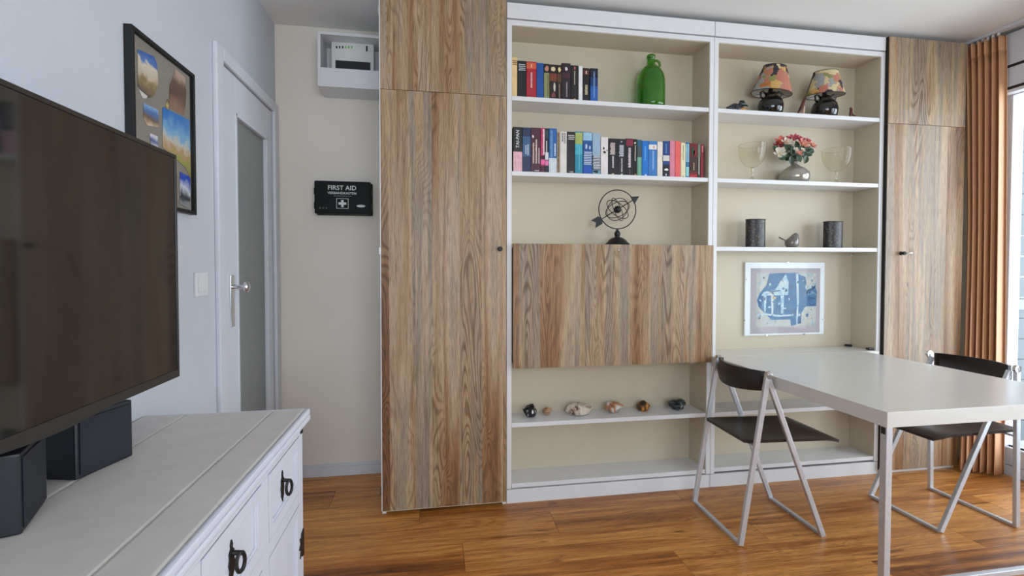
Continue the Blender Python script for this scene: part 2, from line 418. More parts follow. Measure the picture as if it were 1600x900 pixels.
# ------------------------------------------------------------------ left door
dr = thing('door_1', 'white door with a tall frosted glass panel and silver handle', 'door', (XL, .1, 0), kind='structure')
X = XL
gy0, gy1, gz0, gz1 = -.068, .330, .25, 1.80
for (y0, y1_, z0, z1) in ((DY0+.003, gy0, .005, DZ-.004), (gy1, DY1-.003, .005, DZ-.004), (gy0, gy1, .005, gz0), (gy0, gy1, gz1, DZ-.004)):
    box('leaf_rail' if y0 == gy0 else 'leaf_stile', dr, M_trim, X-.036, X+.002, y0, y1_, z0, z1, .003)
box('glass_panel', dr, M_frost, X-.024, X-.014, gy0-.005, gy1+.005, gz0-.005, gz1+.005, 0)
for (y0, y1_, z0, z1) in ((gy0-.001, gy0+.014, gz0, gz1), (gy1-.014, gy1+.001, gz0, gz1), (gy0, gy1, gz1-.014, gz1+.001)):
    box('glazing_bead', dr, M_trim, X-.014, X+.005, y0, y1_, z0, z1, .002)
for (y0, y1_, z0, z1) in ((DY0-.062, DY0, 0, DZ+.05), (DY1, DY1+.062, 0, DZ+.05), (DY0, DY1, DZ, DZ+.05)):
    box('casing', dr, M_trim, X, X+.018, y0, y1_, z0, z1, .005)
hp = at(363, 500, 0); hy = -.135
pl_ = box('handle_plate', dr, M_chrome, X+.002, X+.010, hy-.018, hy+.018, .90, 1.115, .003, label='chrome door plate')
bm = nb(); sweep(bm, [(X+.010, hy, 1.065), (X+.052, hy, 1.065)], circ(.009, 12))
obj('spindle', bm, M_chrome, dr, smooth=True)
bm = nb(); lathe(bm, [(0, 0), (.018, .001), (.024, .008), (.022, .016), (.012, .021), (0, .022)], seg=20, tilt=Matrix.Rotation(math.radians(90), 3, 'Y'), c=(X+.052, hy, 1.065))
obj('handle', bm, M_chrome, dr, smooth='all', label='round chrome door knob')
box('threshold', dr, M_floor, X-.15, X, DY0, DY1, -.06, 0, .001)
box('light_leak_backing', dr, M_trim, X-.15, X-.037, DY0, DY1, 0, DZ, 0)  # unseen panel added behind the leaf to block leaking light
# light switch
sw = thing('light_switch', 'white light switch beside the door casing', 'light switch', (XL, -.40, 1.04))
box('plate', sw, M_white, XL, XL+.009, -.445, -.355, 1.042, 1.128, .003)
box('rocker', sw, M_white, XL+.009, XL+.013, -.43, -.37, 1.058, 1.112, .002)

# ------------------------------------------------------------------ wall unit
H = 2.40
X0, X1, X2, X3, X4 = .414, 1.0, 2.074, 3.090, 3.60
D = .164
ZF, S1, S2, S3, FT, FB, S4, SB, PLZ = 2.328, 1.9649, 1.6078, 1.2549, 1.2616, .6616, .3911, .0945, .0709
TH = .021
def knob(parent, x, z, yf, key=False):
    bm = nb(); lathe(bm, [(.011, 0), (.011, .003), (.006, .005), (.006, .014), (.011, .018), (.010, .024), (0, .026)], seg=16,
                     tilt=Matrix.Rotation(math.radians(90), 3, 'X'), c=(x, yf, z))
    k = obj('knob', bm, M_iron, parent, smooth=True, label='small dark metal knob')
    if key:
        bm = nb(); sweep(bm, [(x, yf-.026, z), (x, yf-.045, z)], circ(.003, 8)); bx(bm, x-.008, x+.008, yf-.058, yf-.044, z-.002, z+.002, .001)
        obj('key', bm, M_chrome, k)
# tall wardrobe on the left
wl = thing('wardrobe', 'tall wood-grain wardrobe beside the first aid box, reaching the ceiling', 'wardrobe', ((X0+X1)/2, .22, 0))
box('side_panel', wl, M_white, X0+.002, X0+.020, .002, YB-.002, .0, H, .001)
box('side_panel', wl, M_white, X1-.020, X1-.001, .002, YB-.002, .0, H, .001)
box('top_panel', wl, M_white, X0+.020, X1-.020, .002, YB-.002, H-.02, H, .001)
box('bottom_panel', wl, M_white, X0+.020, X1-.020, .002, YB-.002, .03, .05, .001)
box('back_panel', wl, M_white, X0+.020, X1-.020, YB-.010, YB-.002, .05, H-.02, 0)
DB = 1.9524
for nm, z0, z1 in (('lower_door', .022, DB-.001), ('upper_door', DB+.001, H)):
    d = box(nm, wl, M_wood, X0+.005, X1-.004, -.020, .001, z0, z1, .0008)
    box('edge_band', d, M_white, X0+.001, X0+.005, -.020, .001, z0, z1, .0004)
    if nm == 'lower_door':
        box('bottom_edge', d, M_cream, X0+.005, X1-.004, -.019, .001, z0-.003, z0, 0)
knob(wl, .9645, 1.2338, -.020)
for z in (.109, 1.2212, 2.31): box('hinge', wl, M_chrome if z > 1 else M_iron, X0-.005, X0+.001, -.012, .006, z-.016, z+.016, .001)

def bookcase(name, label, xa, xb, shelves, back_z):
    t = thing(name, label, 'bookcase', ((xa+xb)/2, .2, 0))
    box('side_panel', t, M_white, xa+.001, xa+.024, 0, YB-.002, PLZ, ZF-.006, .001)
    box('side_panel', t, M_white, xb-.024, xb-.001, 0, YB-.002, PLZ, ZF-.006, .001)
    # cream inner faces
    box('side_lining', t, M_cream, xa+.024, xa+.026, .004, D, PLZ+.02, ZF-.03, 0)
    box('side_lining', t, M_cream, xb-.026, xb-.024, .004, D, PLZ+.02, ZF-.03, 0)
    box('back_panel', t, M_cream, xa+.024, xb-.024, D, D+.008, PLZ+.02, ZF-.03, 0)
    box('fascia', t, M_white, xa+.001, xb-.0015, -.004, .02, ZF, H, .0015)
    box('top_panel', t, M_white, xa+.024, xb-.024, 0, YB-.002, ZF-.030, ZF-.006, .001)
    box('top_lining', t, M_cream, xa+.026, xb-.026, .006, D, ZF-.032, ZF-.030, 0)
    box('plinth', t, M_white, xa+.001, xb-.0015, .001, .019, 0, PLZ-.004, .0015)
    for z, m in shelves:
        box('shelf', t, M_white, xa+.026, xb-.026, .003, D-.0005, z-TH, z, .0012)
    return t
ba = bookcase('bookcase', 'white bookcase with two rows of books and a wood-grain drop flap', X1, X2,
              [(S1, 0), (S2, 0), (S4, 0), (SB, 0)], 0)
fp = box('drop_flap', ba, M_wood, X1+.029, X2-.006, -.021, -.002, FB, FT-.001, .0008, label='wood-grain drop flap')
box('cupboard_top', ba, M_cream, X1+.026, X2-.026, .001, D, FT-.020, FT-.001, .0008)
box('cupboard_floor', ba, M_cream, X1+.026, X2-.026, .001, D, FB+.004, FB+.024, .0008)
bm = nb(); lathe(bm, [(0, .005), (.010, .004), (.011, 0)], seg=18, tilt=Matrix.Rotation(math.radians(90), 3, 'X'), c=(1.5629, -.021, 1.2325))
lk = obj('lock', bm, M_chrome, fp, smooth=True)
box('hinge', ba, M_chrome, 1.955, 1.985, -.008, .002, FB-.010, FB, .001)
bb = bookcase('bookcase', 'white bookcase with lamps, goblets and a blue print, behind the table', X2, X3,
              [(S1, 0), (S2, 0), (S3, 0), (.3911, 0), (SB+.004, 0)], 0)
for z in (S3+.009, S3-TH-.016):
    bm = nb(); lathe(bm, [(0, .008), (.005, .007), (.006, 0)], seg=12, tilt=Matrix.Rotation(math.radians(90), 3, 'X'), c=(X3-.034, D-.002, z)); obj('shelf_peg', bm, M_white, bb, smooth=True)
# right wardrobe
wr = thing('wardrobe', 'tall wood-grain wardrobe in the corner beside the curtain', 'wardrobe', ((X3+X4)/2, .22, 0))
box('side_panel', wr, M_cream, X3+.001, X3+.018, .002, YB-.002, 0, H, .001)
box('side_panel', wr, M_cream, X4-.018, X4, .002, YB-.002, 0, H, .001)
box('back_panel', wr, M_white, X3+.018, X4-.018, YB-.010, YB-.002, 0, H, 0)
box('top_panel', wr, M_white, X3+.018, X4-.018, .002, YB-.010, H-.02, H, 0)
box('plinth', wr, M_white, X3+.018, X4-.018, .004, .02, 0, .018, 0)
for nm, z0, z1 in (('lower_door', .022, 1.9326), ('upper_door', 1.9346, H)):
    d = box(nm, wr, M_wood, X3+.006, X4, -.018, .001, z0, z1, .0008)
    box('edge_band', d, M_dark, X3+.002, X3+.006, -.016, .001, z0, z1, .0004)
knob(wr, 3.1948, 1.2259, -.018, key=True)

# ------------------------------------------------------------------ table
TZ, TX0, TX1, TY0, TY1 = .69, 2.064, 2.975, -.985, -.025
tb = thing('dining_table', 'white glossy table folded out from the bookcase over two chairs', 'table', ((TX0+TX1)/2, -.5, 0))
box('table_top', tb, M_table, TX0, TX1, TY0, TY1, TZ-.050, TZ, .0018)
box('inner_leaf', tb, M_table, X2+.028, X3-.028, TY1+.002, D-.002, TZ-.022, TZ, .0012)
def tleg(x):
    box('leg', tb, M_alu, x, x+.023, TY0+.004, TY0+.027, 0, TZ-.050, .002)
tleg(TX0+.003); tleg(TX1-.026)
box('stretcher', tb, M_alu, TX0+.026, TX1-.026, TY0+.006, TY0+.024, .108, .126, .002)
box('leg_bracket', tb, M_black, TX0+.001, TX0+.003, TY0+.008, TY0+.023, TZ-.074, TZ-.052, .001)
for x, y in ((X3-.055, D-.022), (X3-.040, .02)):
    box('hinge_clip', tb, M_black, x-.018, x+.012, y-.010, y+.012, TZ, TZ+.012, .003)

# ------------------------------------------------------------------ folding chairs
def chair(label, loc, rotz, rear, front, wd_=.37, zp=.705, zs=.42):
    t = thing('folding_chair', label, 'chair', loc, rotz, group='black and aluminium folding chairs')
    hw = wd_/2
    def bar(nm, a, b, m=M_alu, pr=rect(.021, .016)):
        bm = nb(); sweep(bm, [a, b], pr, up=Vector((0, 1, 0))); bmesh.ops.bevel(bm, geom=list(bm.edges), offset=.0025, segments=2, profile=.6, affect='EDGES')
        return obj(nm, bm, m, t, local=True)
    def lerp(a, b, k): return tuple(a[i]+(b[i]-a[i])*k for i in range(3))
    for s in (-1, 1):
        y = s*hw; bar('rear_leg', (rear, y, .004), (0, y, zp))
        y2 = s*(hw-.0185); bar('front_leg', (front, y2, .004), (.012, y2, zp-.012))
        bm = nb(); lathe(bm, [(0, .0035), (.006, .0035), (.0065, .0015), (.016, .001), (.017, -.012), (0, -.012)], seg=20,
                         tilt=Matrix.Rotation(math.radians(-90*s), 3, 'X'), c=(.004, s*(hw+.008), zp))
        obj('pivot_cap', bm, M_chrome, t, local=True, smooth=True)
    for nm, x, h in (('rear_rail', rear, hw), ('front_rail', front, hw-.0185)):
        bm = nb(); bx(bm, x-.008, x+.009, -h, h, .0, .013, .0025); obj(nm, bm, M_alu, t, local=True)
    # backrest: bowed band between the pivots
    bm = nb(); n, k = 16, 5; g = []
    for i in range(n+1):
        f = -1+2*i/n; y = f*(hw-.028); bow = -.052*(1-f*f)+.006
        colv = []
        for j in range(k+1):
            q = j/k; z = zp+.010-(.082+.014*(1-f*f))*q
            colv.append((bow-.012*math.sin(q*math.pi)-.006*q, y, z))
        g.append(colv)
    va = [[bm.verts.new(p) for p in c_] for c_ in g]; vb = [[bm.verts.new((p[0]-.009, p[1], p[2])) for p in c_] for c_ in g]
    for i in range(n):
        for j in range(k):
            bm.faces.new((va[i][j], va[i+1][j], va[i+1][j+1], va[i][j+1])); bm.faces.new((vb[i][j], vb[i][j+1], vb[i+1][j+1], vb[i+1][j]))
    for i in range(n):
        for j in (0, k): bm.faces.new((va[i][j], vb[i][j], vb[i+1][j], va[i+1][j]))
    for j in range(k):
        for i in (0, n): bm.faces.new((va[i][j], va[i][j+1], vb[i][j+1], vb[i][j]))
    obj('backrest', bm, M_seat, t, local=True, smooth=True)
    for s in (-1, 1): box('back_clip', t, M_seat, -.012, .010, s*(hw-.032)-.005, s*(hw-.032)+.005, zp-.058, zp+.010, .003, local=True)
    # moulded seat
    bm = nb(); nx, ny = 18, 12; xa, xb = -.075, .372; hy_ = hw-.029; top = []; bot = []
    for i in range(nx+1):
        u = i/nx; r1, r2 = [], []
        for j in range(ny+1):
            v = -1+2*j/ny
            rr = .03
            x = xa+(xb-xa)*u; y = v*hy_
            if u > .9: y *= 1-.10*((u-.9)/.1)**2
            if u < .06: y *= 1-.05*((.06-u)/.06)
            dish = -.017*max(0, math.sin(math.pi*min(1, max(0, (u-.03)/.85))))*(1-v**4)
            z = zs+.006*(1-u)+dish+(-.016*((u-.82)/.18)**2 if u > .82 else 0)
            r1.append(bm.verts.new((x, y, z))); r2.append(bm.verts.new((x, y*.985, z-.013)))
        top.append(r1); bot.append(r2)
    for i in range(nx):
        for j in range(ny):
            bm.faces.new((top[i][j], top[i+1][j], top[i+1][j+1], top[i][j+1])); bm.faces.new((bot[i][j], bot[i][j+1], bot[i+1][j+1], bot[i+1][j]))
    for i in range(nx):
        for j in (0, ny): bm.faces.new((top[i][j], bot[i][j], bot[i+1][j], top[i+1][j]))
    for j in range(ny):
        for i in (0, nx): bm.faces.new((top[i][j], top[i][j+1], bot[i][j+1], bot[i][j]))
    obj('seat', bm, M_seat, t, local=True, smooth=True)
    bm = nb(); sweep(bm, [(rear*.42+.004, -hw+.008, zs-.014), (rear*.42+.004, hw-.008, zs-.014)], circ(.005, 8)); obj('seat_rod', bm, M_alu, t, local=True, smooth=True)
    return t
chair('black folding chair on the left side of the table, fully in view', (2.014, -.325, 0), math.radians(-2), -.112, .278)
chair('black folding chair on the right, behind the white table top', (3.172, -.390, 0), math.radians(180), -.018, .360)

# ------------------------------------------------------------------ sideboard
SZ, SXF, SYE, SYN = .72, .263, -.765, -2.06
sbd = thing('sideboard', 'white painted sideboard with black iron handles under the television', 'sideboard', (.05, -1.41, 0))
xs = [XL+.004, -.056, .180, .268]
for i in range(3):
    a, b = xs[i], xs[i+1]
    bm = nb(); bx(bm, a+.0008, b-.0008, SYN-.03, SYE+.010, SZ-.018, SZ, .005); obj('top_board', bm, M_topboard, sbd)
bm = nb(); bx(bm, XL+.004, .282, SYN-.035, SYE+.022, SZ-.036, SZ-.0185, .006)
obj('top_moulding', bm, M_board, sbd)
bm = nb(); bx(bm, .2685, .281, SYN-.034, SYE+.021, SZ-.0185, SZ-.001, .005); bx(bm, XL+.004, .2685, SYE+.0105, SYE+.021, SZ-.0185, SZ-.001, .004)
obj('top_edge', bm, M_board, sbd)
box('carcass', sbd, M_board, XL+.006, SXF-.022, SYN, SYE, .06, SZ-.037, .002)
XF = SXF
def sbar(y0, y1_, z0, z1, nm='face_rail'): box(nm, sbd, M_board, XF-.021, XF, y0, y1_, z0, z1, .0015)
cols = [(-1.068, -.800), (-1.405, -1.112), (-1.712, -1.449), (-2.025, -1.756)]
sbar(SYN, SYE, .655, SZ-.037); sbar(SYN, SYE, .455, .490); sbar(SYN, SYE, .06, .105)
ed = [SYE] + [v for c_ in cols for v in (c_[1], c_[0])] + [SYN]
for i in range(0, len(ed), 2): (sbar(ed[i+1], ed[i], .105, .455, 'face_stile'), sbar(ed[i+1], ed[i], .490, .655, 'face_stile'))
for i in range(2):
    for yy in (SYE-.045, SYN+.005): box('foot', sbd, M_board, (XL+.01, XF-.06)[i], (XL+.06, XF-.01)[i], yy, yy+.04, 0, .06, .003)
def moulded(parent, nm, y0, y1_, z0, z1):
    g = .0025; y0 += g; y1_ -= g; z0 += g; z1 -= g
    fr = .028
    d = box(nm, parent, M_board, XF-.020, XF-.006, y0, y1_, z0, z1, .001)
    for a, b, c_, e in ((y0, y1_, z0, z0+fr), (y0, y1_, z1-fr, z1), (y0, y0+fr, z0+fr, z1-fr), (y1_-fr, y1_, z0+fr, z1-fr)):
        box('frame_strip', d, M_board, XF-.006, XF+.001, a, b, c_, e, .0012)
    f2 = fr+.007
    for a, b, c_, e in ((y0+fr, y1_-fr, z0+fr, z0+f2), (y0+fr, y1_-fr, z1-f2, z1-fr), (y0+fr, y0+f2, z0+f2, z1-f2), (y1_-f2, y1_-fr, z0+f2, z1-f2)):
        box('bead', d, M_board, XF-.006, XF-.002, a, b, c_, e, .001)
    return d
def pull(d, y, z):
    bm = nb(); x = XF-.006
    # shaped back plate: pointed finial, waist, pointed tail
    outl = [(0, .040), (.005, .030), (.003, .024), (.011, .016), (.009, .004), (.013, -.006), (.008, -.018), (.010, -.026), (.003, -.034), (0, -.042)]
    pts = [(y+a, z+b) for a, b in outl] + [(y-a, z+b) for a, b in outl[-2:0:-1]]
    quad_panel(bm, [(x, a, b) for a, b in pts], (.003, 0, 0))
    p = obj('handle', bm, M_iron, d, label='black iron drop handle')
    bm = nb(); sweep(bm, [(x+.003, y, z+.014), (x+.020, y, z+.012)], circ(.005, 8))
    pth = [(x+.018+.004*math.sin(a), y+.010*math.sin(a), z-.006+.019*math.cos(a)) for a in [math.pi*2*i/16 for i in range(16)]]
    sweep(bm, pth, circ(.0038, 7), closed=True, up=Vector((1, 0, 0)))
    obj('drop_ring', bm, M_iron, p, smooth=True)
for k, (a, b) in enumerate(cols):
    d = moulded(sbd, 'drawer', a, b, .490, .655); pull(d, (a+b)/2-.012, .574)
    d = moulded(sbd, 'door', a, b, .105, .455); pull(d, a+.045, .30)
for z in (.325, .16):
    bm = nb(); pts = [(SYE-.046, z+.030), (SYE-.030, z+.024), (SYE-.026, z+.034), (SYE-.006, z+.040), (SYE-.006, z-.040), (SYE-.026, z-.034), (SYE-.030, z-.024), (SYE-.046, z-.030), (SYE-.038, z-.010), (SYE-.055, z), (SYE-.038, z+.010)]
    quad_panel(bm, [(XF+.001, a, b) for a, b in pts], (.003, 0, 0)); obj('hinge', bm, M_iron, sbd)
bm = nb(); lathe(bm, [(0, .006), (.006, .005), (.009, 0)], seg=14, tilt=Matrix.Rotation(math.radians(90), 3, 'Y'), c=(XF, SYE-.016, .662)); obj('rivet', bm, M_iron, sbd, smooth=True)

# ------------------------------------------------------------------ television and speakers
tv = thing('television', 'large flat black television mounted above the white sideboard', 'television', (-.03, -1.41, .863))
TY_, TN, T0, T1 = -.908, -1.92, .863, 1.434
M_bezel = mat('tv_bezel', C(44, 42, 40), .3, var=.05)
M_screen = mat('tv_screen', C(34, 33, 31), .06, var=.02, spec=.7)
box('back_shell', tv, M_black, -.052, -.012, TN+.004, TY_-.004, T0+.004, T1-.004, .006)
box('screen', tv, M_screen, -.012, -.0025, TN+.010, TY_-.007, T0+.020, T1-.009, 0)
for a, b, c_, e in ((TN, TY_, T0, T0+.020), (TN, TY_, T1-.009, T1), (TN, TN+.009, T0+.020, T1-.009), (TY_-.007, TY_, T0+.020, T1-.009)):
    box('bezel', tv, M_bezel, -.014, 0, a, b, c_, e, .001)
bm = nb(); pts = [(-.004, -1.46+.30*i/12, T0-.009*math.sin(math.pi*i/12)) for i in range(13)]
quad_panel(bm, [(p[0], p[1], p[2]) for p in pts] + [(-.004, -1.16, T0+.001), (-.004, -1.46, T0+.001)], (-.010, 0, 0)); obj('sensor_lip', bm, M_bezel, tv)
box('wall_bracket', tv, M_black, XL+.001, -.052, -1.55, -1.27, 1.02, 1.28, .003)
def speaker(label, p, u, a, b, h, clip):
    ang = math.atan2(u[1], u[0])
    t = thing('speaker', label, 'speaker', (p[0], p[1], SZ+.0005), ang)
    bm = nb(); bx(bm, 0, a, 0, b, 0, h, .004); obj('cabinet', bm, M_black, t, local=True)
    bm = nb(); bx(bm, .008, a-.008, -.003, 0, .008, h-.008, .001); obj('grille', bm, mat('grille_cloth', C(28, 30, 38), .8, bump=.4), t, local=True)
    if clip: box('clip', t, M_chrome, .004, .030, .010, .028, h, h+.008, .002, local=True)
    return t
speaker('black speaker box standing under the right part of the television', (-.054, -1.198), (.033, .126), .130, .072, .128, True)
speaker('black speaker box nearest the camera, under the television', (.002, -1.402), (-.38, .925), .130, .10, .130, False)

# ------------------------------------------------------------------ collage frame on the left wall
fr = thing('photo_collage', 'black framed collage of holiday photos hung above the television', 'picture', (XL, -.635, 1.325))
fy0, fy1, fz0, fz1 = -.812, -.462, 1.325, 1.803
FX = XL+.022
for a, b, c_, e in ((fy0, fy1, fz0, fz0+.012), (fy0, fy1, fz1-.012, fz1), (fy0, fy0+.012, fz0+.012, fz1-.012), (fy1-.012, fy1, fz0+.012, fz1-.012)):
    box('frame_bar', fr, M_iron, XL+.001, FX, a, b, c_, e, .001)
box('mat_board', fr, mat('grey_mat', C(140, 134, 124), .8), XL+.003, XL+.010, fy0+.012, fy1-.012, fz0+.012, fz1-.012, 0)
def scene_mat(name, stops, nscale=30):
    """a printed landscape: bands of colour from bottom to top, broken up by noise"""
    m, t, b = nt(name); tc = N(t, 'ShaderNodeTexCoord'); sp = N(t, 'ShaderNodeSeparateXYZ'); nz = N(t, 'ShaderNodeTexNoise')
    nz.inputs['Scale'].default_value = nscale; nz.inputs['Detail'].default_value = 5
    t.links.new(tc.outputs['Generated'], sp.inputs[0]); t.links.new(tc.outputs['Object'], nz.inputs['Vector'])
    ma = N(t, 'ShaderNodeMath', operation='MULTIPLY_ADD'); ma.inputs[1].default_value = .55; ma.inputs[2].default_value = -.275
    t.links.new(nz.outputs['Fac'], ma.inputs[0]); ad = N(t, 'ShaderNodeMath', operation='ADD')
    t.links.new(sp.outputs[2], ad.inputs[0]); t.links.new(ma.outputs[0], ad.inputs[1])
    rp = ramp(t, stops); t.links.new(ad.outputs[0], rp.inputs['Fac']); t.links.new(rp.outputs['Color'], b.inputs['Base Color'])
    b.inputs['Roughness'].default_value = .3
    return m
def photo(pix, m):
    pts = [atx(u, v, XL+.011) for u, v in pix]
    bm = nb(); quad_panel(bm, pts, (.0008, 0, 0)); obj('photo', bm, m, fr)
photo([(215, 77), (240, 88), (245, 100), (247, 130), (240, 150), (232, 153), (215, 134)], scene_mat('beach_print', [(.05, C(70, 66, 58)), (.3, C(150, 130, 90)), (.45, C(205, 190, 165)), (.72, C(222, 210, 190)), (.78, C(90, 130, 190)), (1, C(40, 90, 175))]))
photo([(217, 140), (230, 150), (228, 154), (222, 153)], scene_mat('white_scrap_print', [(0, C(210, 205, 200)), (1, C(225, 222, 218))]))
photo([(274, 108), (289, 121), (291, 150), (288, 180), (264, 168), (265, 135)], scene_mat('rock_print', [(.1, C(150, 110, 90)), (.4, C(92, 64, 50)), (.7, C(110, 80, 64)), (.9, C(190, 160, 140))]))
photo([(224, 161), (247, 172), (248, 199), (230, 196), (224, 185)], scene_mat('shell_print', [(.1, C(215, 190, 160)), (.4, C(120, 95, 70)), (.7, C(70, 120, 180)), (1, C(150, 180, 215))]))
photo([(254, 167), (296, 188), (298, 282), (290, 262), (254, 230)], scene_mat('dunes_print', [(.05, C(150, 120, 80)), (.25, C(150, 160, 70)), (.38, C(190, 150, 110)), (.5, C(205, 200, 180)), (.6, C(130, 180, 215)), (.95, C(40, 120, 200))]))
photo([(234, 208), (246, 213), (247, 232), (236, 228)], scene_mat('badge_print', [(.1, C(200, 200, 205)), (.5, C(70, 80, 150)), (.8, C(215, 215, 220))], 60))
photo([(281, 268), (297, 277), (297, 328), (281, 318)], scene_mat('boat_print', [(.1, C(150, 150, 150)), (.35, C(50, 52, 60)), (.55, C(215, 220, 230)), (.8, C(40, 80, 185))]))
photo([(261, 155), (264, 160), (262, 178), (258, 168)], scene_mat('bird_print', [(.1, C(30, 30, 34)), (.6, C(210, 190, 120)), (.9, C(30, 30, 34))], 80))
box('glass', fr, M_picglass, XL+.016, XL+.018, fy0+.012, fy1-.012, fz0+.012, fz1-.012, 0)

# ------------------------------------------------------------------ router niche and first aid box on the back wall
rx = thing('wall_box_shelf', 'white open box shelf high on the wall, holding the router', 'shelf', (.24, .38, 2.065))
ya, yb = .302, YB-.001
xa, xb = .081, .408
zb, zt, zl = 2.063, 2.338, 2.158
box('side', rx, M_white, xa, xa+.014, ya, yb, zb, zt, .001); box('side', rx, M_white, xb-.014, xb, ya, yb, zb, zt, .001)
box('top', rx, M_white, xa+.014, xb-.014, ya, yb, zt-.014, zt, .001); box('bottom', rx, M_white, xa+.014, xb-.014, ya+.014, yb, zb, zb+.014, .001)
box('front_lip', rx, M_white, xa+.014, xb-.014, ya, ya+.014, zb, zl, .001); box('back', rx, M_white, xa+.014, xb-.014, yb-.008, yb, zb+.014, zt-.014, 0)
ro = thing('router', 'white router with indicator lights standing in the wall box shelf', 'router', (.27, .40, zb+.014))
p0, p1 = at(517, 64, .375), at(583, 103, .375)
rx0, rx1, rz1 = p0.x, min(p1.x+.004, xb-.02), p0.z
M_router = mat('router_shell', (.78, .77, .74, 1), .4)
bm = nb(); bx(bm, rx0, rx1, .376, .402, zb+.0145, rz1, .008); obj('shell', bm, M_router, ro, smooth=True)
zblk = at(540, 95, .374).z
box('dark_front', ro, M_black, rx0+.022, rx1-.018, .3725, .3755, zb+.03, zblk, .001)
for i, c_ in enumerate([M_iron, M_iron, M_iron, 0, 0, 0]):
    pz = at(526+i*4.7, 74, .375)
    box('indicator', ro, c_ or mat('green_led', C(120, 190, 90), .4), pz.x-.0035, pz.x+.0035, .3735, .3757, pz.z-.005, pz.z+.007, .001)
pz = at(573, 76, .375); box('button', ro, M_iron, pz.x-.004, pz.x+.004, .3735, .3757, pz.z-.014, pz.z+.014, .001)

fa = thing('first_aid_box', 'dark green first aid box with white cross on the wall', 'first aid box', (.18, .43, 1.427))
fx0, fx1, z0_, z1_ = .034, .322, 1.432, 1.606
M_fa = mat('dark_green_plastic', C(5, 16, 13), .5, var=.1, spec=.2)
M_print = mat('white_print', C(215, 222, 215), .6)
box('case', fa, M_fa, fx0+.004, fx1+.006, .440, YB-.001, z0_-.004, z1_-.004, .006)
box('lid', fa, M_fa, fx0, fx1, .412, .438, z0_, z1_, .006)
for x in (fx0-.003, fx1-.003):
    for zz in (z0_+.045, z0_+.118): box('clip', fa, M_fa, x, x+.008, .416, .450, zz-.018, zz+.018, .002)
box('seam', fa, mat('grey_green', C(60, 76, 66), .5), fx0+.05, fx1-.01, .438, .4402, z0_-.002, z0_+.004, 0)
cx = (fx0+fx1)/2-.004
def fap(u, v): return at(u, v, .4115)
s0 = fap(512, 293); s1 = fap(557, 293)
obj('lettering', text_bm('FIRST AID', .034, (fap(534.5, 293.8).x, .4116, fap(534.5, 293.8).z), bold=.0004), M_print, fa)
obj('lettering', text_bm('VERBANDKASTEN', .0182, (fap(534.5, 302).x, .4116, fap(534.5, 302).z), bold=.0002), M_print, fa)
p = fap(534.5, 306.3); bm = nb(); xx = p.x-.042
while xx < p.x+.042:
    wl_ = random.uniform(.006, .014); bx(bm, xx, xx+wl_, .4112, .4118, p.z-.0016, p.z+.0016); xx += wl_+.003
obj('small_print', bm, mat('grey_print', C(120, 130, 124), .6), fa)
p = fap(535, 318); bm = nb()
for a, b, c_, e in ((-.031, .031, .0245, .027), (-.031, .031, -.027, -.0245), (-.031, -.0285, -.0245, .0245), (.0285, .031, -.0245, .0245)): bx(bm, p.x+a, p.x+b, .4112, .4118, p.z+c_, p.z+e)
obj('cross_border', bm, M_print, fa)
bm = nb()
for a, b, c_, e in ((-.020, .020, -.0065, .0065), (-.0065, .0065, .0065, .0185), (-.0065, .0065, -.0185, -.0065)): bx(bm, p.x+a, p.x+b, .4112, .4120, p.z+c_, p.z+e)
obj('cross', bm, M_print, fa)
p = fap(564, 322); bm = nb(); lathe(bm, [(0, .0008), (.022, .0006), (.0225, 0)], seg=24, sy=.30, tilt=Matrix.Rotation(math.radians(90), 3, 'X'), c=(p.x, .412, p.z)); obj('badge', bm, M_print, fa)
bm = nb()
for k in range(3):
    p = fap(500+k*5, 325); bx(bm, p.x-.004, p.x+.004, .4112, .4118, p.z-.003, p.z-.001); bx(bm, p.x-.002, p.x+.002, .4112, .4118, p.z-.001, p.z+.005)
obj('symbol_marks', bm, mat('grey_print', C(120, 130, 124), .6), fa)

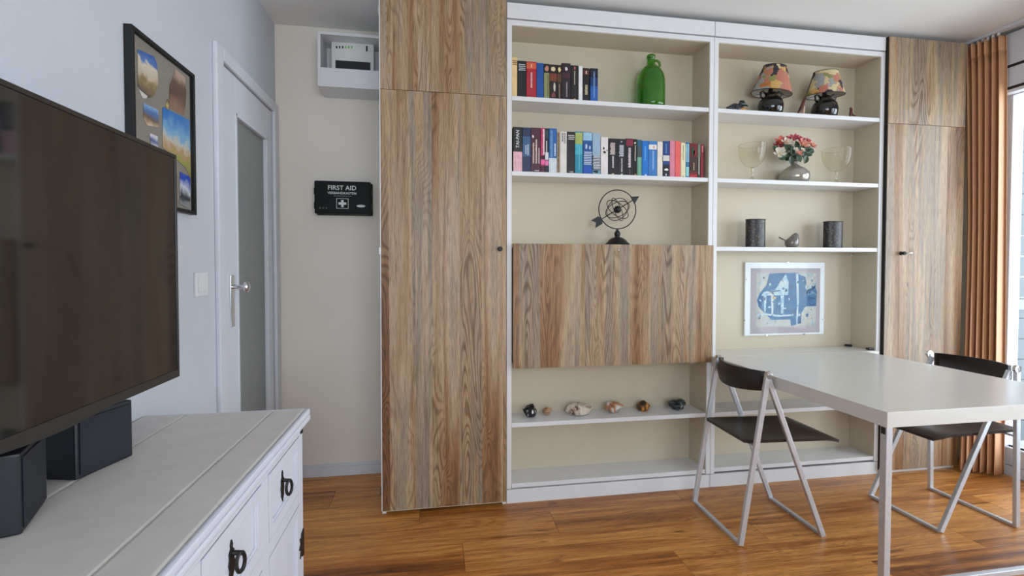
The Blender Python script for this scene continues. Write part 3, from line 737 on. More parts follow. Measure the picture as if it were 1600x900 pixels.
# ------------------------------------------------------------------ books
M_pages = mat('book_pages', C(226, 216, 192), .8, var=.05, scale=60)
def lineA1(u): return 148.8+(u-800)*16.2/307.6
def lineA2(u): return 267+(u-802)*9/305
YBK = .018
def book(u0, u1, vtop, line, zs, base, label, group, bands=(), marks=(), text=None, rough=.4, rounded=.003):
    um = (u0+u1)/2; yl = line(um)
    a = at(u0+.15, yl-30, YBK).x; b = at(u1-.15, yl-30, YBK).x
    a = max(a, X1+.0268); b = min(b, X2-.0268)
    h = at(um, vtop, YBK).z - at(um, yl, .003).z
    dep = .108+.018*random.random()
    cx_ = (a+b)/2; z0 = zs+.0005
    t = thing('book', label, 'book', (cx_, YBK+dep/2, z0), group=group)
    bm = nb(); cv = .0016
    bx(bm, a, b, YBK, YBK+.003, z0, z0+h, min(.0012, (b-a)*.2))
    bx(bm, a, a+cv, YBK+.0025, YBK+dep, z0, z0+h); bx(bm, b-cv, b, YBK+.0025, YBK+dep, z0, z0+h)
    mname = 'cover_%d_%d_%d' % base
    obj('cover', bm, mat(mname, C(*base), rough, var=.10, scale=25), t)
    box('pages', t, M_pages, a+cv, b-cv, YBK+.003, YBK+dep-.004, z0+.002, z0+h-.003, 0)
    for f0, f1, col in bands:
        box('spine_panel', t, mat('print_%d_%d_%d' % col, C(*col), rough, var=.12, scale=60), a+.0004, b-.0004, YBK-.0006, YBK, z0+h*f0+.0004, z0+h*f1-.0004, 0)
    wv = b-a; k = 0
    for mk in marks:
        typ, xf, f0, f1, wf, col = mk
        bm = nb(); rr = random.Random(int(u0*7)+k); k += 1
        if typ == 'v':                     # a word running along the spine
            zz = z0+h*f0
            while zz < z0+h*f1-.0015:
                l = rr.uniform(.0018, .0042); off = rr.uniform(-.12, .12)*wf*wv
                bx(bm, a+wv*(xf-wf/2)+off, a+wv*(xf+wf/2)+off*.3, YBK-.0011, YBK-.0006, zz, min(zz+l, z0+h*f1)); zz += l+rr.uniform(.0009, .0018)
        elif typ == 'h':                   # stacked short lines across the spine
            n = max(1, int((f1-f0)*h/.0075))
            for i in range(n):
                zz = z0+h*(f1-(f1-f0)*(i+.5)/n); xx = a+wv*(xf-wf/2*rr.uniform(.75, 1))
                while xx < a+wv*(xf+wf/2):
                    l = rr.uniform(.002, .004); bx(bm, xx, min(xx+l, a+wv*.96), YBK-.0011, YBK-.0006, zz-.002, zz+.002); xx += l+.0009
        else:                              # one blot / emblem
            pts = []; n = 10
            for i in range(n):
                an = 2*math.pi*i/n; q = rr.uniform(.7, 1.1)
                pts.append((a+wv*xf+wv*wf/2*q*math.cos(an), YBK-.0006, z0+h*(f0+f1)/2+h*(f1-f0)/2*q*math.sin(an)))
            quad_panel(bm, pts, (0, -.0006, 0))
        obj({'v': 'spine_lettering', 'h': 'spine_lettering'}.get(typ, 'spine_emblem'), bm, mat('ink_%d_%d_%d' % col, C(*col), .5), t)
    if text:
        s, size, f = text
        obj('title', text_bm(s, size, (cx_, YBK-.0009, z0+h*f), rx='up', shear=.15), mat('ink_235_235_235', C(235, 235, 235), .5), t)
    return t
W_, K_, G_ = (232, 230, 226), (20, 19, 22), (150, 150, 150)
g1, g2 = 'books on the top shelf', 'books on the second shelf'
def r1(a): return 780+a/4.57
def r2(a): return 790+a/4.85
row1 = [
 (80, 129, 405, (226, 196, 140), 'cream book at the left end of the top book row', [], [('h', .5, .80, .93, .7, (120, 80, 40))]),
 (131, 193, 430, (18, 24, 28), 'black book with white title lines beside the cream book, top row', [], [('h', .5, .72, .92, .75, (214, 222, 226))]),
 (194, 266, 435, (166, 34, 48), 'red book with an orange top panel, top row', [(.80, .97, (206, 92, 60))], [('v', .5, .28, .70, .16, (235, 190, 190)), ('v', .5, .84, .94, .1, (245, 220, 200))]),
 (267, 318, 444, (26, 78, 148), 'plain blue book, top row', [], []),
 (319, 359, 450, (28, 20, 18), 'dark book with olive spine strip, top row', [(.02, .74, (138, 142, 92))], [('e', .5, .78, .95, .8, (190, 130, 110)), ('v', .72, .05, .7, .12, (30, 26, 22))]),
 (360, 413, 455, (34, 22, 18), 'dark brown book with rust and cream figure, top row', [(.52, .74, (118, 58, 42))], [('e', .5, .78, .94, .7, (228, 206, 160)), ('e', .65, .2, .5, .3, (205, 200, 180)), ('e', .5, .04, .2, .6, (130, 60, 60))]),
 (414, 446, 458, (40, 28, 20), 'narrow dark book with golden emblem, top row', [(.50, .74, (92, 62, 34))], [('e', .5, .78, .94, .7, (235, 214, 150)), ('v', .5, .05, .45, .2, (170, 150, 130))]),
 (447, 511, 445, (36, 24, 34), 'black plum book standing taller than its neighbours, top row', [(.60, .74, (66, 34, 46))], [('e', .5, .78, .9, .35, (225, 215, 220)), ('v', .55, .08, .5, .12, (170, 165, 170))]),
 (512, 565, 460, (26, 22, 22), 'black book left of the white one, top row', [], [('v', .5, .45, .85, .14, (190, 182, 160)), ('v', .5, .88, .96, .2, (230, 110, 90)), ('e', .5, .0, .06, .3, (220, 150, 90))]),
 (567, 596, 465, (226, 226, 224), 'narrow white book in the top row', [], []),
 (598, 645, 478, (22, 18, 22), 'black book with tan lettering right of the white one, top row', [(.80, .93, (96, 36, 34))], [('v', .5, .2, .5, .4, (200, 190, 150)), ('v', .5, .82, .92, .16, (240, 230, 220))]),
 (650, 706, 480, (20, 48, 104), 'blue seascape book at the right end of the top row', [(.0, .46, (34, 92, 168)), (.72, 1, (16, 24, 44))], [('v', .5, .12, .9, .16, (130, 170, 210))]),
]
for a, b, v, c_, l, bd, mk in row1: book(r1(a), r1(b), v/4.57, lineA1, S1, c_, l, g1, bd, mk)
row2 = [
 (57, 127, 88, (22, 20, 20), 'black and pink book at the left end of the second row', [(0, .45, (226, 176, 186))], [], ('TAI-PAN', .023, .725)),
 (128, 191, 92, (28, 44, 84), 'dark blue book second from the left, second row', [(.35, .80, (54, 92, 132))], [('v', .4, .40, .60, .18, (190, 200, 215)), ('v', .66, .38, .62, .16, (220, 226, 232))]),
 (192, 265, 93, (74, 26, 46), 'maroon book with three lines of pale lettering, second row', [], [('v', .26, .20, .66, .15, (222, 206, 190)), ('v', .55, .20, .74, .15, (225, 212, 200)), ('v', .84, .20, .55, .14, (205, 190, 185)), ('e', .2, .76, .84, .22, (230, 225, 220)), ('h', .6, .02, .06, .5, (220, 210, 205))]),
 (266, 298, 95, (190, 40, 92), 'magenta book with white lettering, second row', [(.30, .38, (26, 20, 30)), (.02, .16, (60, 20, 40)), (.18, .29, (232, 100, 160))], [('v', .7, .40, .97, .4, (240, 230, 235))]),
 (299, 326, 97, (24, 28, 38), 'narrow black book with pink and white blocks, second row', [(.16, .28, (226, 120, 170)), (.29, .46, (215, 215, 222)), (.78, .95, (40, 66, 74))], [('v', .4, .46, .72, .3, (220, 222, 220))]),
 (328, 389, 97, (34, 96, 160), 'blue book with a white lower third, second row', [(0, .335, (204, 212, 216))], [('v', .32, .36, .95, .3, (120, 160, 205)), ('v', .76, .38, .66, .2, (214, 224, 234))]),
 (391, 412, 122, (214, 190, 150), 'narrow cream book with dark lettering, second row', [], [('v', .5, .02, .98, .6, (60, 30, 24))]),
 (413, 464, 122, (220, 214, 206), 'off-white book with small grey lettering at the top, second row', [], [('v', .35, .76, .97, .22, (120, 116, 112)), ('v', .7, .72, .97, .22, (130, 126, 120))]),
 (465, 524, 122, (28, 24, 26), 'black book with white title block, left of the teal and yellow book', [], [('h', .5, .80, .93, .8, (226, 222, 216)), ('h', .55, .02, .06, .45, (220, 216, 210))]),
 (526, 584, 120, (36, 136, 160), 'teal book with yellow-green top, second row', [(.70, .97, (164, 176, 96)), (.45, .70, (70, 170, 190))], [('v', .55, .10, .66, .12, (120, 200, 215))]),
 (586, 656, 125, (34, 92, 150), 'blue and white sea book with white title, second row', [(.80, .99, (150, 192, 214)), (.56, .76, (34, 76, 140)), (.02, .2, (26, 80, 170))], [('h', .5, .22, .54, .85, (226, 234, 240)), ('e', .35, .58, .74, .25, (190, 210, 230)), ('e', .75, .58, .68, .2, (200, 216, 232))]),
 (658, 719, 133, (150, 176, 196), 'pale blue book with navy lower half and bold white letters, second row', [(.10, .46, (26, 44, 66)), (0, .10, (110, 160, 180))], [('h', .5, .12, .46, .95, (230, 236, 238)), ('e', .4, .03, .10, .8, (20, 26, 40))]),
 (721, 777, 162, (222, 214, 212), 'white book with black ink marks, second row', [], [('e', .4, .66, .74, .22, K_), ('e', .5, .56, .64, .42, K_), ('e', .85, .62, .68, .12, K_)]),
 (779, 849, 172, (22, 20, 26), 'black book right of the white one with ink marks, second row', [], [('v', .46, .56, .88, .5, (214, 196, 190)), ('v', .5, .20, .52, .16, (225, 222, 220)), ('e', .5, .0, .05, .3, (200, 190, 150))]),
 (850, 911, 175, (24, 24, 36), 'black book with a white title panel, second row', [], [('v', .45, .52, .84, .55, (198, 198, 206)), ('v', .5, .09, .48, .16, (205, 200, 190)), ('e', .5, .0, .05, .35, (200, 190, 150)), ('e', .45, .9, .94, .2, (190, 190, 200))]),
 (912, 967, 172, (24, 16, 20), 'black book with a crimson square at its top, second row', [(.80, .98, (130, 36, 62))], [('v', .5, .22, .76, .32, (230, 215, 222)), ('v', .55, .02, .18, .12, (120, 110, 115))]),
 (968, 996, 175, (22, 18, 18), 'narrow black book with thin white lettering, second row', [], [('v', .5, .40, .84, .28, (205, 196, 180)), ('e', .4, .86, .92, .6, (230, 220, 190)), ('e', .6, .0, .05, .5, (200, 150, 60))]),
 (997, 1032, 180, (42, 92, 116), 'narrow teal to green book, second row', [(0, .52, (104, 160, 136)), (.52, .80, (66, 80, 84))], [('v', .5, .1, .5, .12, (150, 195, 170))]),
 (1034, 1081, 188, (24, 112, 196), 'bright blue book with light blue lettering, second row', [], [('v', .5, .45, .85, .16, (120, 190, 240)), ('e', .6, .0, .06, .3, (220, 235, 245))]),
 (1083, 1147, 190, (54, 118, 186), 'blue book with a pale label near its top, second row', [(.76, .90, (222, 220, 214))], [('v', .55, .2, .72, .2, (150, 190, 230)), ('e', .62, .78, .87, .3, (220, 160, 140))]),
 (1150, 1191, 195, (226, 216, 204), 'plain white book right of the blue ones, second row', [], []),
 (1193, 1244, 190, (28, 62, 124), 'navy book with a pale square on the spine, second row', [(.44, .60, (208, 206, 196)), (0, .34, (20, 20, 36))], [('v', .45, .66, .92, .14, (110, 160, 215)), ('e', .5, .16, .24, .6, (230, 228, 220)), ('e', .45, .02, .1, .2, (215, 210, 205))]),
 (1245, 1284, 185, (212, 126, 146), 'pink book, second row', [], []),
 (1286, 1326, 190, (226, 96, 92), 'coral red book, second row', [], []),
 (1328, 1365, 203, (226, 216, 178), 'cream book with thin vertical lettering, second row', [], [('v', .5, .5, .95, .16, (130, 126, 110)), ('e', .5, .0, .04, .3, (90, 90, 80))]),
 (1366, 1392, 198, (34, 112, 152), 'narrow teal book with pale panels, second row', [(.44, .95, (150, 196, 216)), (.04, .30, (140, 200, 204))], [('v', .5, .46, .94, .3, (40, 110, 160))]),
 (1394, 1454, 205, (110, 22, 24), 'wide dark red and green book near the right end, second row', [(.18, .60, (58, 26, 22)), (0, .10, (176, 26, 34))], [('e', .4, .6, .9, .55, (44, 60, 32)), ('e', .62, .62, .8, .35, (150, 30, 36)), ('v', .55, .22, .44, .12, (190, 180, 120))]),
 (1455, 1477, 210, (44, 52, 40), 'narrow dark green book with white patches, second row', [(.60, .99, (112, 120, 104))], [('v', .5, .1, .6, .4, (200, 196, 180))]),
 (1479, 1502, 213, (136, 22, 36), 'narrow red book at the right end of the second row', [], [('v', .5, .76, .96, .3, (230, 160, 165))]),
]
for r in row2:
    a, b, v, c_, l, bd, mk = r[:7]
    book(r2(a), r2(b), 180+v/4.85, lineA2, S2, c_, l, g2, bd, mk, text=r[7] if len(r) > 7 else None)

# ------------------------------------------------------------------ green bottle
def base_pt(u, line_v, y, zs):          # world X of a shelf object and metres per pixel there
    p = at(u, line_v, y); q = at(u, line_v-20, y)
    return p.x, (q.z-p.z)/20
def hid(u, line_v, y): return at(u, line_v, y).z - at(u, line_v, .003).z
def zstretch(t, f):                     # stretch the parts of a thing upwards from its base
    for o in t.children:
        for v in o.data.vertices: v.co.z *= f
x, k = base_pt(1016.5, 160, .085, S1)
m, t, b = nt('green_glass')
b.inputs['Coat Weight'].default_value = 1; b.inputs['Roughness'].default_value = .05
b.inputs['Transmission Weight'].default_value = .8; b.inputs['IOR'].default_value = 1.16
tc = N(t, 'ShaderNodeTexCoord'); nz = N(t, 'ShaderNodeTexNoise'); nz.inputs['Scale'].default_value = 8
rp = ramp(t, [(.3, (.045, .28, .008, 1)), (.7, (.10, .42, .02, 1))]); t.links.new(tc.outputs['Object'], nz.inputs['Vector'])
t.links.new(nz.outputs['Fac'], rp.inputs['Fac']); t.links.new(rp.outputs['Color'], b.inputs['Base Color'])
bo = thing('bottle', 'bulbous green glass bottle with a small ear handle on the top shelf', 'bottle', (x, .085, S1+.0005))
Rb = .0735
prof = [(0, .004), (Rb*.5, .001), (Rb*.86, 0), (Rb*.97, .008), (Rb, .02), (Rb, .10), (Rb*.985, .13), (Rb*.90, .158), (Rb*.70, .182), (Rb*.44, .197), (Rb*.30, .206), (.0195, .222), (.0190, .232), (.0225, .234), (.0225, .246), (.0205, .249), (.014, .249), (.014, .23)]
bm = nb(); lathe(bm, [(r, z) for r, z in prof], seg=40, c=(x, .085, S1+.0005)); obj('body', bm, m, bo, smooth='all')
hp_ = [(.019, .226), (.034, .228), (.046, .220), (.050, .206), (.044, .196), (.037, .199)]
bm = nb(); sweep(bm, [(x+a, .085, S1+b_) for a, b_ in hp_], circ(.006, 8), up=Vector((0, 1, 0))); obj('ear_handle', bm, m, bo, smooth='all')
zstretch(bo, (.249+hid(1016.5, 160, .085))/.249)

# ------------------------------------------------------------------ arrow sphere ornament on the flap
x, k = base_pt(964.5, 381, .06, FT)
ar = thing('arrow_ornament', 'black metal atom ornament pierced by an arrow on the cupboard top', 'ornament', (x, .06, FT))
y = .06; sc = .00325
bm = nb(); lathe(bm, [(0, 0), (.060, 0), (.062, .004), (.058, .009), (.052, .013), (.042, .026), (.026, .036), (.013, .040), (.013, .048), (.016, .052), (.014, .066), (.007, .072), (.006, .085), (0, .085)], seg=28, c=(x, y, FT)); obj('foot', bm, M_iron, ar, smooth=True)
Rr = .099; zc = FT+.082+Rr
def ring_path(rx_, rz_, rot, tilt, n=40):
    out = []
    for i in range(n):
        a = 2*math.pi*i/n; px, pz = rx_*math.cos(a), rz_*math.sin(a)
        qx = px*math.cos(rot)-pz*math.sin(rot); qz = px*math.sin(rot)+pz*math.cos(rot)
        out.append((x+qx, y+tilt*math.sin(a), zc+qz))
    return out
bm = nb(); sweep(bm, ring_path(Rr, Rr, 0, 0, 56), circ(.0028, 7), closed=True, up=Vector((0, 1, 0))); obj('outer_ring', bm, M_iron, ar, smooth='all')
for rx_, rz_, rot, ti in ((.066, .034, math.radians(32), .03), (.066, .022, math.radians(-38), -.028), (.062, .030, math.radians(-66), .026), (.062, .052, math.radians(30), -.02)):
    bm = nb(); sweep(bm, ring_path(rx_, rz_, rot, ti), circ(.0020, 6), closed=True, up=Vector((0, 1, 0))); obj('orbit_ring', bm, M_iron, ar, smooth='all')
bm = nb(); lathe(bm, [(0, -.019)]+[(.019*math.sin(a), -.019*math.cos(a)) for a in [math.pi*i/10 for i in range(1, 10)]]+[(0, .019)], seg=18, c=(x, y, zc)); obj('nucleus', bm, M_iron, ar, smooth='all')
an = math.radians(31); ux, uz = math.cos(an), math.sin(an); vx, vz = -uz, ux
def pt(a, b): return (x+ux*a+vx*b, y, zc+uz*a+vz*b)
bm = nb(); sweep(bm, [pt(-.115, 0), pt(.10, 0)], circ(.0024, 7), up=Vector((0, 1, 0))); obj('arrow_shaft', bm, M_iron, ar, smooth=True)
bm = nb(); quad_panel(bm, [(p[0], y-.003, p[2]) for p in (pt(.135, 0), pt(.094, .021), pt(.094, -.021))], (0, .006, 0)); obj('arrow_head', bm, M_iron, ar)
bm = nb(); quad_panel(bm, [(p[0], y-.003, p[2]) for p in (pt(-.095, 0), pt(-.108, .022), pt(-.150, .022), pt(-.132, 0), pt(-.150, -.022), pt(-.108, -.022))], (0, .006, 0)); obj('arrow_fletching', bm, M_iron, ar)

# ------------------------------------------------------------------ stones
def stone(u, v, wpx, hpx, label, stops, seed, rough=.5, sy=.8, y=None):
    d = F_ + R_*((u-800)/FPX) + U_*((PPY-v)/FPX); p = CAM + d*((S4-CAM.z)/d.z)
    yy = min(p.y+.01, .125); q = at(u, v, yy); kk = (at(u+10, v, yy).x-q.x)/10
    w_, h_ = wpx*kk, hpx*kk*.92
    bm = nb(); bmesh.ops.create_icosphere(bm, subdivisions=4, radius=1)
    for vv in bm.verts:
        n1 = noise.noise(vv.co*1.1+Vector((seed*3.1, seed, 0))); n2 = noise.noise(vv.co*3.2+Vector((seed, 5, seed)))
        vv.co *= 1+.34*n1+.12*n2
        vv.co = Vector((vv.co.x*w_/2, vv.co.y*w_/2*sy, vv.co.z*h_/2))
    x0 = min(vv.co.x for vv in bm.verts); x1 = max(vv.co.x for vv in bm.verts)
    z0 = min(vv.co.z for vv in bm.verts); z1 = max(vv.co.z for vv in bm.verts); fx = w_/(x1-x0)
    for vv in bm.verts:
        vv.co.x = (vv.co.x-(x0+x1)/2)*fx; zz = (vv.co.z-z0)/(z1-z0); vv.co.z = max(0, zz*1.10-.10)*h_
    m = noise_mat('stone_%d' % seed, stops, nscale=26, detail=4, dist=.8, rough=rough)
    me_base = (q.x, yy-.012, S4+.0004)
    o = obj('stone', bm, m, smooth='all'); o.location = me_base
    o['label'] = label; o['category'] = 'stone'; o['group'] = 'stones on the lower shelf'
    return o
stone(827, 651, 22, 21, 'black stone with a white patch at the left end of the stone row', [(.42, C(16, 16, 20)), (.56, C(30, 30, 34)), (.60, C(205, 202, 196)), (.8, C(220, 216, 210))], 1, .25)
stone(854, 648, 15, 13, 'smallest tan stone, second from the left', [(.3, C(120, 84, 60)), (.5, C(186, 148, 116)), (.75, C(206, 176, 148))], 2)
stone(903, 648, 39, 20, 'wide off-white stone with a brown end', [(.35, C(80, 58, 44)), (.45, C(190, 170, 150)), (.55, C(214, 204, 190)), (.75, C(196, 176, 150))], 3, sy=.6)
stone(957, 644, 29, 18, 'stone with a white cap over an orange brown base', [(.35, C(110, 78, 58)), (.46, C(186, 130, 90)), (.54, C(200, 196, 188)), (.8, C(214, 212, 206))], 4, sy=.7)
stone(1004, 641, 22, 16, 'amber and dark brown stone', [(.35, C(60, 40, 28)), (.48, C(96, 62, 34)), (.56, C(200, 136, 44)), (.8, C(150, 92, 40))], 5, .3)
stone(1055, 639, 27, 16, 'shiny dark grey stone at the right end of the stone row', [(.35, C(24, 28, 30)), (.55, C(60, 66, 66)), (.62, C(130, 136, 134)), (.8, C(40, 46, 46))], 6, .2)

# ------------------------------------------------------------------ framed print on the table shelf
def fpY(u, v): return at(u, v, D-.022)
pc = [fpY(1167, 410), fpY(1291, 413), fpY(1289, 522), fpY(1165, 522)]
px0 = (pc[0].x+pc[3].x)/2; px1 = (pc[1].x+pc[2].x)/2; pz0 = TZ+.002+.075; pz1 = pc[0].z
pz0 = pc[2].z
pr = thing('framed_print', 'frameless blue abstract print behind glass, hung above the table', 'picture', ((px0+px1)/2, D-.01, pz0))
box('backing', pr, mat('mount_white', (.82, .86, .88, 1), .5), px0, px1, D-.012, D-.001, pz0, pz1, .0006)
def fpx(u): return px0+(u-275)/(908-275)*(px1-px0)
def fpz(v): return pz1-(v-250)/(808-250)*(pz1-pz0)
box('mount', pr, mat('mount_lilac', C(176, 168, 172), .7), fpx(318), fpx(872), D-.0135, D-.012, fpz(795), fpz(294), 0)
M_art = noise_mat('blue_print', [(.30, C(8, 44, 86)), (.42, C(24, 86, 138)), (.50, C(48, 116, 160)), (.55, C(18, 66, 114)), (.64, C(92, 140, 166)), (.76, C(34, 98, 146))], nscale=24, detail=8, dist=1.4, rough=.5)
M_art2 = noise_mat('pale_wash', [(.35, C(120, 166, 190)), (.5, C(176, 200, 206)), (.65, C(200, 208, 204))], nscale=20, detail=6, dist=1, rough=.5)
M_art3 = noise_mat('grey_wash', [(.35, C(168, 172, 164)), (.5, C(190, 190, 180)), (.7, C(130, 164, 176))], nscale=20, detail=6, dist=1, rough=.5)
M_art4 = mat('dark_stroke', C(24, 60, 90), .5, var=.3, scale=40)
def patch(pts, m, lay, nm='colour_field'):
    bm = nb(); quad_panel(bm, [(fpx(a), D-.0136-lay*.0003, fpz(b_)) for a, b_ in pts], (0, .0003, 0)); obj(nm, bm, m, pr)
patch([(360, 330), (840, 330), (840, 740), (360, 745)], M_art3, 1, 'paper')
patch([(460, 335), (560, 330), (690, 330), (720, 380), (760, 465), (830, 430), (845, 480), (840, 590), (760, 590), (720, 640), (720, 720), (640, 740), (630, 690), (480, 690), (430, 640), (380, 590), (366, 540), (385, 490), (440, 420)], M_art, 2)
patch([(690, 335), (750, 360), (760, 420), (740, 450), (705, 420)], M_art, 3)
patch([(590, 340), (615, 400), (612, 500), (400, 505), (420, 475), (510, 460), (545, 400)], M_art2, 3)
for a, b_ in ((418, 440), (475, 498), (552, 580)): patch([(a, 505), (b_, 505), (b_-4, 645), (a+6, 645)], M_art2, 3)
patch([(672, 335), (692, 335), (700, 560), (690, 735), (678, 735), (684, 560)], M_art2, 3)
patch([(365, 650), (440, 640), (560, 655), (660, 650), (650, 662), (540, 668), (440, 655), (365, 665)], M_art2, 4)
patch([(700, 455), (750, 468), (800, 455), (830, 425), (835, 435), (805, 465), (750, 478), (700, 462)], M_art4, 4, 'stroke')
patch([(455, 470), (545, 462), (548, 468), (470, 480)], M_art4, 4, 'stroke')
patch([(480, 510), (520, 515), (505, 535), (490, 530)], mat('ochre_spot', C(200, 170, 110), .5), 4, 'stroke')
patch([(740, 600), (820, 590), (825, 690), (760, 700)], M_art3, 3)
rr = random.Random(5)
for mm, cnt, lay in ((M_art4, 34, 5), (M_art2, 30, 6), (M_art, 20, 5)):
    bm = nb()
    for i in range(cnt):
        a, b_ = rr.uniform(385, 820), rr.uniform(345, 725); r0 = rr.uniform(4, 15); an_ = rr.uniform(0, 3.1); el = rr.uniform(.25, .8); pts = []
        for q in range(8):
            th = q*math.pi/4; w2 = r0*rr.uniform(.7, 1.2); px_, pz_ = w2*math.cos(th), w2*el*math.sin(th)
            pts.append((fpx(a+px_*math.cos(an_)-pz_*math.sin(an_)), D-.0136-lay*.0003, fpz(b_+px_*math.sin(an_)+pz_*math.cos(an_))))
        quad_panel(bm, pts, (0, .0003, 0))
    o_ = obj('brush_marks', bm, mm, pr); o_['kind'] = 'stuff'
box('glass', pr, M_picglass, px0, px1, D-.020, D-.0175, pz0, pz1, 0)
for u, v in ((285, 378), (600, 252), (902, 402), (895, 692), (277, 690), (440, 806), (737, 804)):
    bm = nb(); bx(bm, fpx(u)-.004, fpx(u)+.004, D-.0225, D-.001, fpz(v)-.003, fpz(v)+.003); obj('clip', bm, M_chrome, pr)

# ------------------------------------------------------------------ lamps
M_shade = noise_mat('fruit_fabric', [(0, C(50, 44, 52)), (.14, C(178, 108, 56)), (.28, C(196, 158, 92)), (.40, C(136, 138, 78)), (.52, C(150, 152, 150)), (.64, C(180, 112, 92)), (.78, C(200, 184, 142)), (.92, C(60, 54, 62))],
                    nscale=24, voronoi=True, interp='CONSTANT', rough=.8, rnd=True)
M_lining = mat('shade_lining', C(226, 218, 204), .8)
def lamp(u, vb, wtop, wbot, vtop, vbot, lean, label):
    y = .062; x, k = base_pt(u, vb, y, S1); z0 = S1+.0005
    t = thing('table_lamp', label, 'lamp', (x, y, z0), group='fruit patterned lamps on the top shelf')
    dz = hid(u, vb, y); rb = 19*k; hb = 25*k+dz
    bm = nb(); lathe(bm, [(0, 0), (rb*.72, 0), (rb*.92, .010), (rb, hb*.42), (rb*.90, hb*.70), (rb*.62, hb*.90), (rb*.40, hb), (rb*.44, hb*1.10), (rb*.22, hb*1.16), (0, hb*1.16)], seg=30, c=(x, y, z0)); obj('base', bm, M_blackgloss, t, smooth='all')
    for s in (-1, 1):
        pth = [(x+s*rb*.42, y, z0+hb*1.02), (x+s*rb*.72, y-.004, z0+hb*1.18), (x+s*rb*.98, y-.006, z0+hb*1.08), (x+s*rb*.92, y-.004, z0+hb*.86), (x+s*rb*.74, y, z0+hb*.84)]
        bm = nb(); sweep(bm, pth, circ(.0045, 7), up=Vector((0, 1, 0))); obj('scroll_handle', bm, M_blackgloss, t, smooth='all')
    bm = nb(); sweep(bm, [(x, y, z0+hb*1.14), (x+math.sin(lean)*.05, y, z0+hb*1.14+.05)], circ(.011, 12), up=Vector((0, 1, 0))); obj('socket', bm, M_iron, t, smooth=True)
    hs_ = (vbot-vtop)*k; zb_ = z0+dz+(vb-vbot)*k
    tl = Matrix.Rotation(lean, 3, 'Y') @ Matrix.Rotation(math.radians(4), 3, 'X'); c_ = (x+math.sin(lean)*.03, y-.004, zb_)
    ra, rc = wbot*k/2, wtop*k/2
    bm = nb(); lathe(bm, [(ra, 0), (rc, hs_), (rc-.0012, hs_), (ra-.0012, 0)], seg=36, sy=.8, tilt=tl, c=c_); sh = obj('shade', bm, M_shade, t, smooth=True)
    bm = nb(); lathe(bm, [(ra-.0014, .001), (rc-.0014, hs_-.001), (rc-.0020, hs_-.001), (ra-.0020, .001)], seg=36, sy=.8, tilt=tl, c=c_); obj('lining', bm, M_lining, sh, smooth=True)
    for r_, z_ in ((ra, 0), (rc, hs_)):
        n = 36; pth = [Vector(c_)+tl @ Vector((r_*math.cos(2*math.pi*i/n), r_*.8*math.sin(2*math.pi*i/n), z_)) for i in range(n)]
        bm = nb(); sweep(bm, pth, circ(.0017, 6), closed=True); obj('trim_ring', bm, M_iron, sh, smooth='all')
    bm = nb(); n = 3
    for i in range(3):
        an_ = 2*math.pi*i/3; sweep(bm, [Vector(c_)+tl @ Vector((0, 0, .012)), Vector(c_)+tl @ Vector(((ra-.002)*math.cos(an_), (ra-.002)*.8*math.sin(an_), .004))], circ(.0012, 5))
    obj('spider', bm, M_iron, sh)
    return t
lamp(1203.5, 174, 36, 62, 106, 147, math.radians(5), 'black pot lamp with fruit patterned shade, left of the two')
lamp(1288, 181, 36, 59, 116, 152, math.radians(-3), 'black pot lamp with fruit patterned shade, right of the two')

# small figurines beside the lamps
def lineB1(u): return 168+(u-1128)*21/248
M_figb = noise_mat('dark_figure_glaze', [(.35, C(16, 20, 26)), (.6, C(30, 44, 50)), (.75, C(60, 66, 70))], nscale=60, rough=.2)
M_figr = noise_mat('red_brown_glaze', [(.35, C(60, 26, 22)), (.55, C(96, 44, 34)), (.75, C(60, 24, 22))], nscale=40, rough=.25)
M_figo = noise_mat('amber_glaze', [(.35, C(150, 92, 40)), (.6, C(196, 134, 66))], nscale=50, rough=.3)
x, k = base_pt(1152, lineB1(1152), .05, S1); z0 = S1+.0005; y = .05
t = thing('duck_figurine', 'small dark duck figurine with amber breast, left of the lamps', 'figurine', (x, y, z0))
bm = nb(); loft(bm, [((x-19*k, y, z0+5*k), .001, .001), ((x-15*k, y, z0+5*k), .008, .006), ((x-6*k, y, z0+5.5*k), .015, 5*k), ((x+3*k, y, z0+5.2*k), .016, 5*k), ((x+9*k, y, z0+4*k), .012, 3.8*k), ((x+13*k, y, z0+3*k), .004, .004)]); obj('body', bm, M_figb, t, smooth='all')
bm = nb(); loft(bm, [((x+1*k, y-.006, z0+3*k), .006, .004), ((x+7*k, y-.007, z0+3.2*k), .013, 3*k), ((x+13*k, y-.004, z0+2.6*k), .010, 2.4*k), ((x+16*k, y, z0+2*k), .003, .003)]); obj('breast', bm, M_figo, t, smooth='all')
bm = nb(); loft(bm, [((x+4*k, y, z0+8*k), .006, .006), ((x+6*k, y, z0+11*k), .010, 3.6*k), ((x+10*k, y, z0+11.4*k), .010, 3.2*k), ((x+13*k, y, z0+9.6*k), .007, 1.6*k), ((x+18*k, y, z0+8.4*k), .005, .002)]); obj('head', bm, M_figb, t, smooth='all')
bm = nb(); loft(bm, [((x-20*k, y, z0+3*k), .002, .001), ((x-12*k, y, z0+7*k), .010, .004), ((x-8*k, y, z0+9*k), .004, .002)]); obj('tail', bm, M_figb, t, smooth='all')
dzf = hid(1152, lineB1(1152), .05); zstretch(t, (14.5*k+dzf)/(14.5*k))
x, k = base_pt(1250, lineB1(1250), .05, S1)
t = thing('bird_figurine', 'slender brown bird figurine with pale breast between the lamps', 'figurine', (x, y, z0))
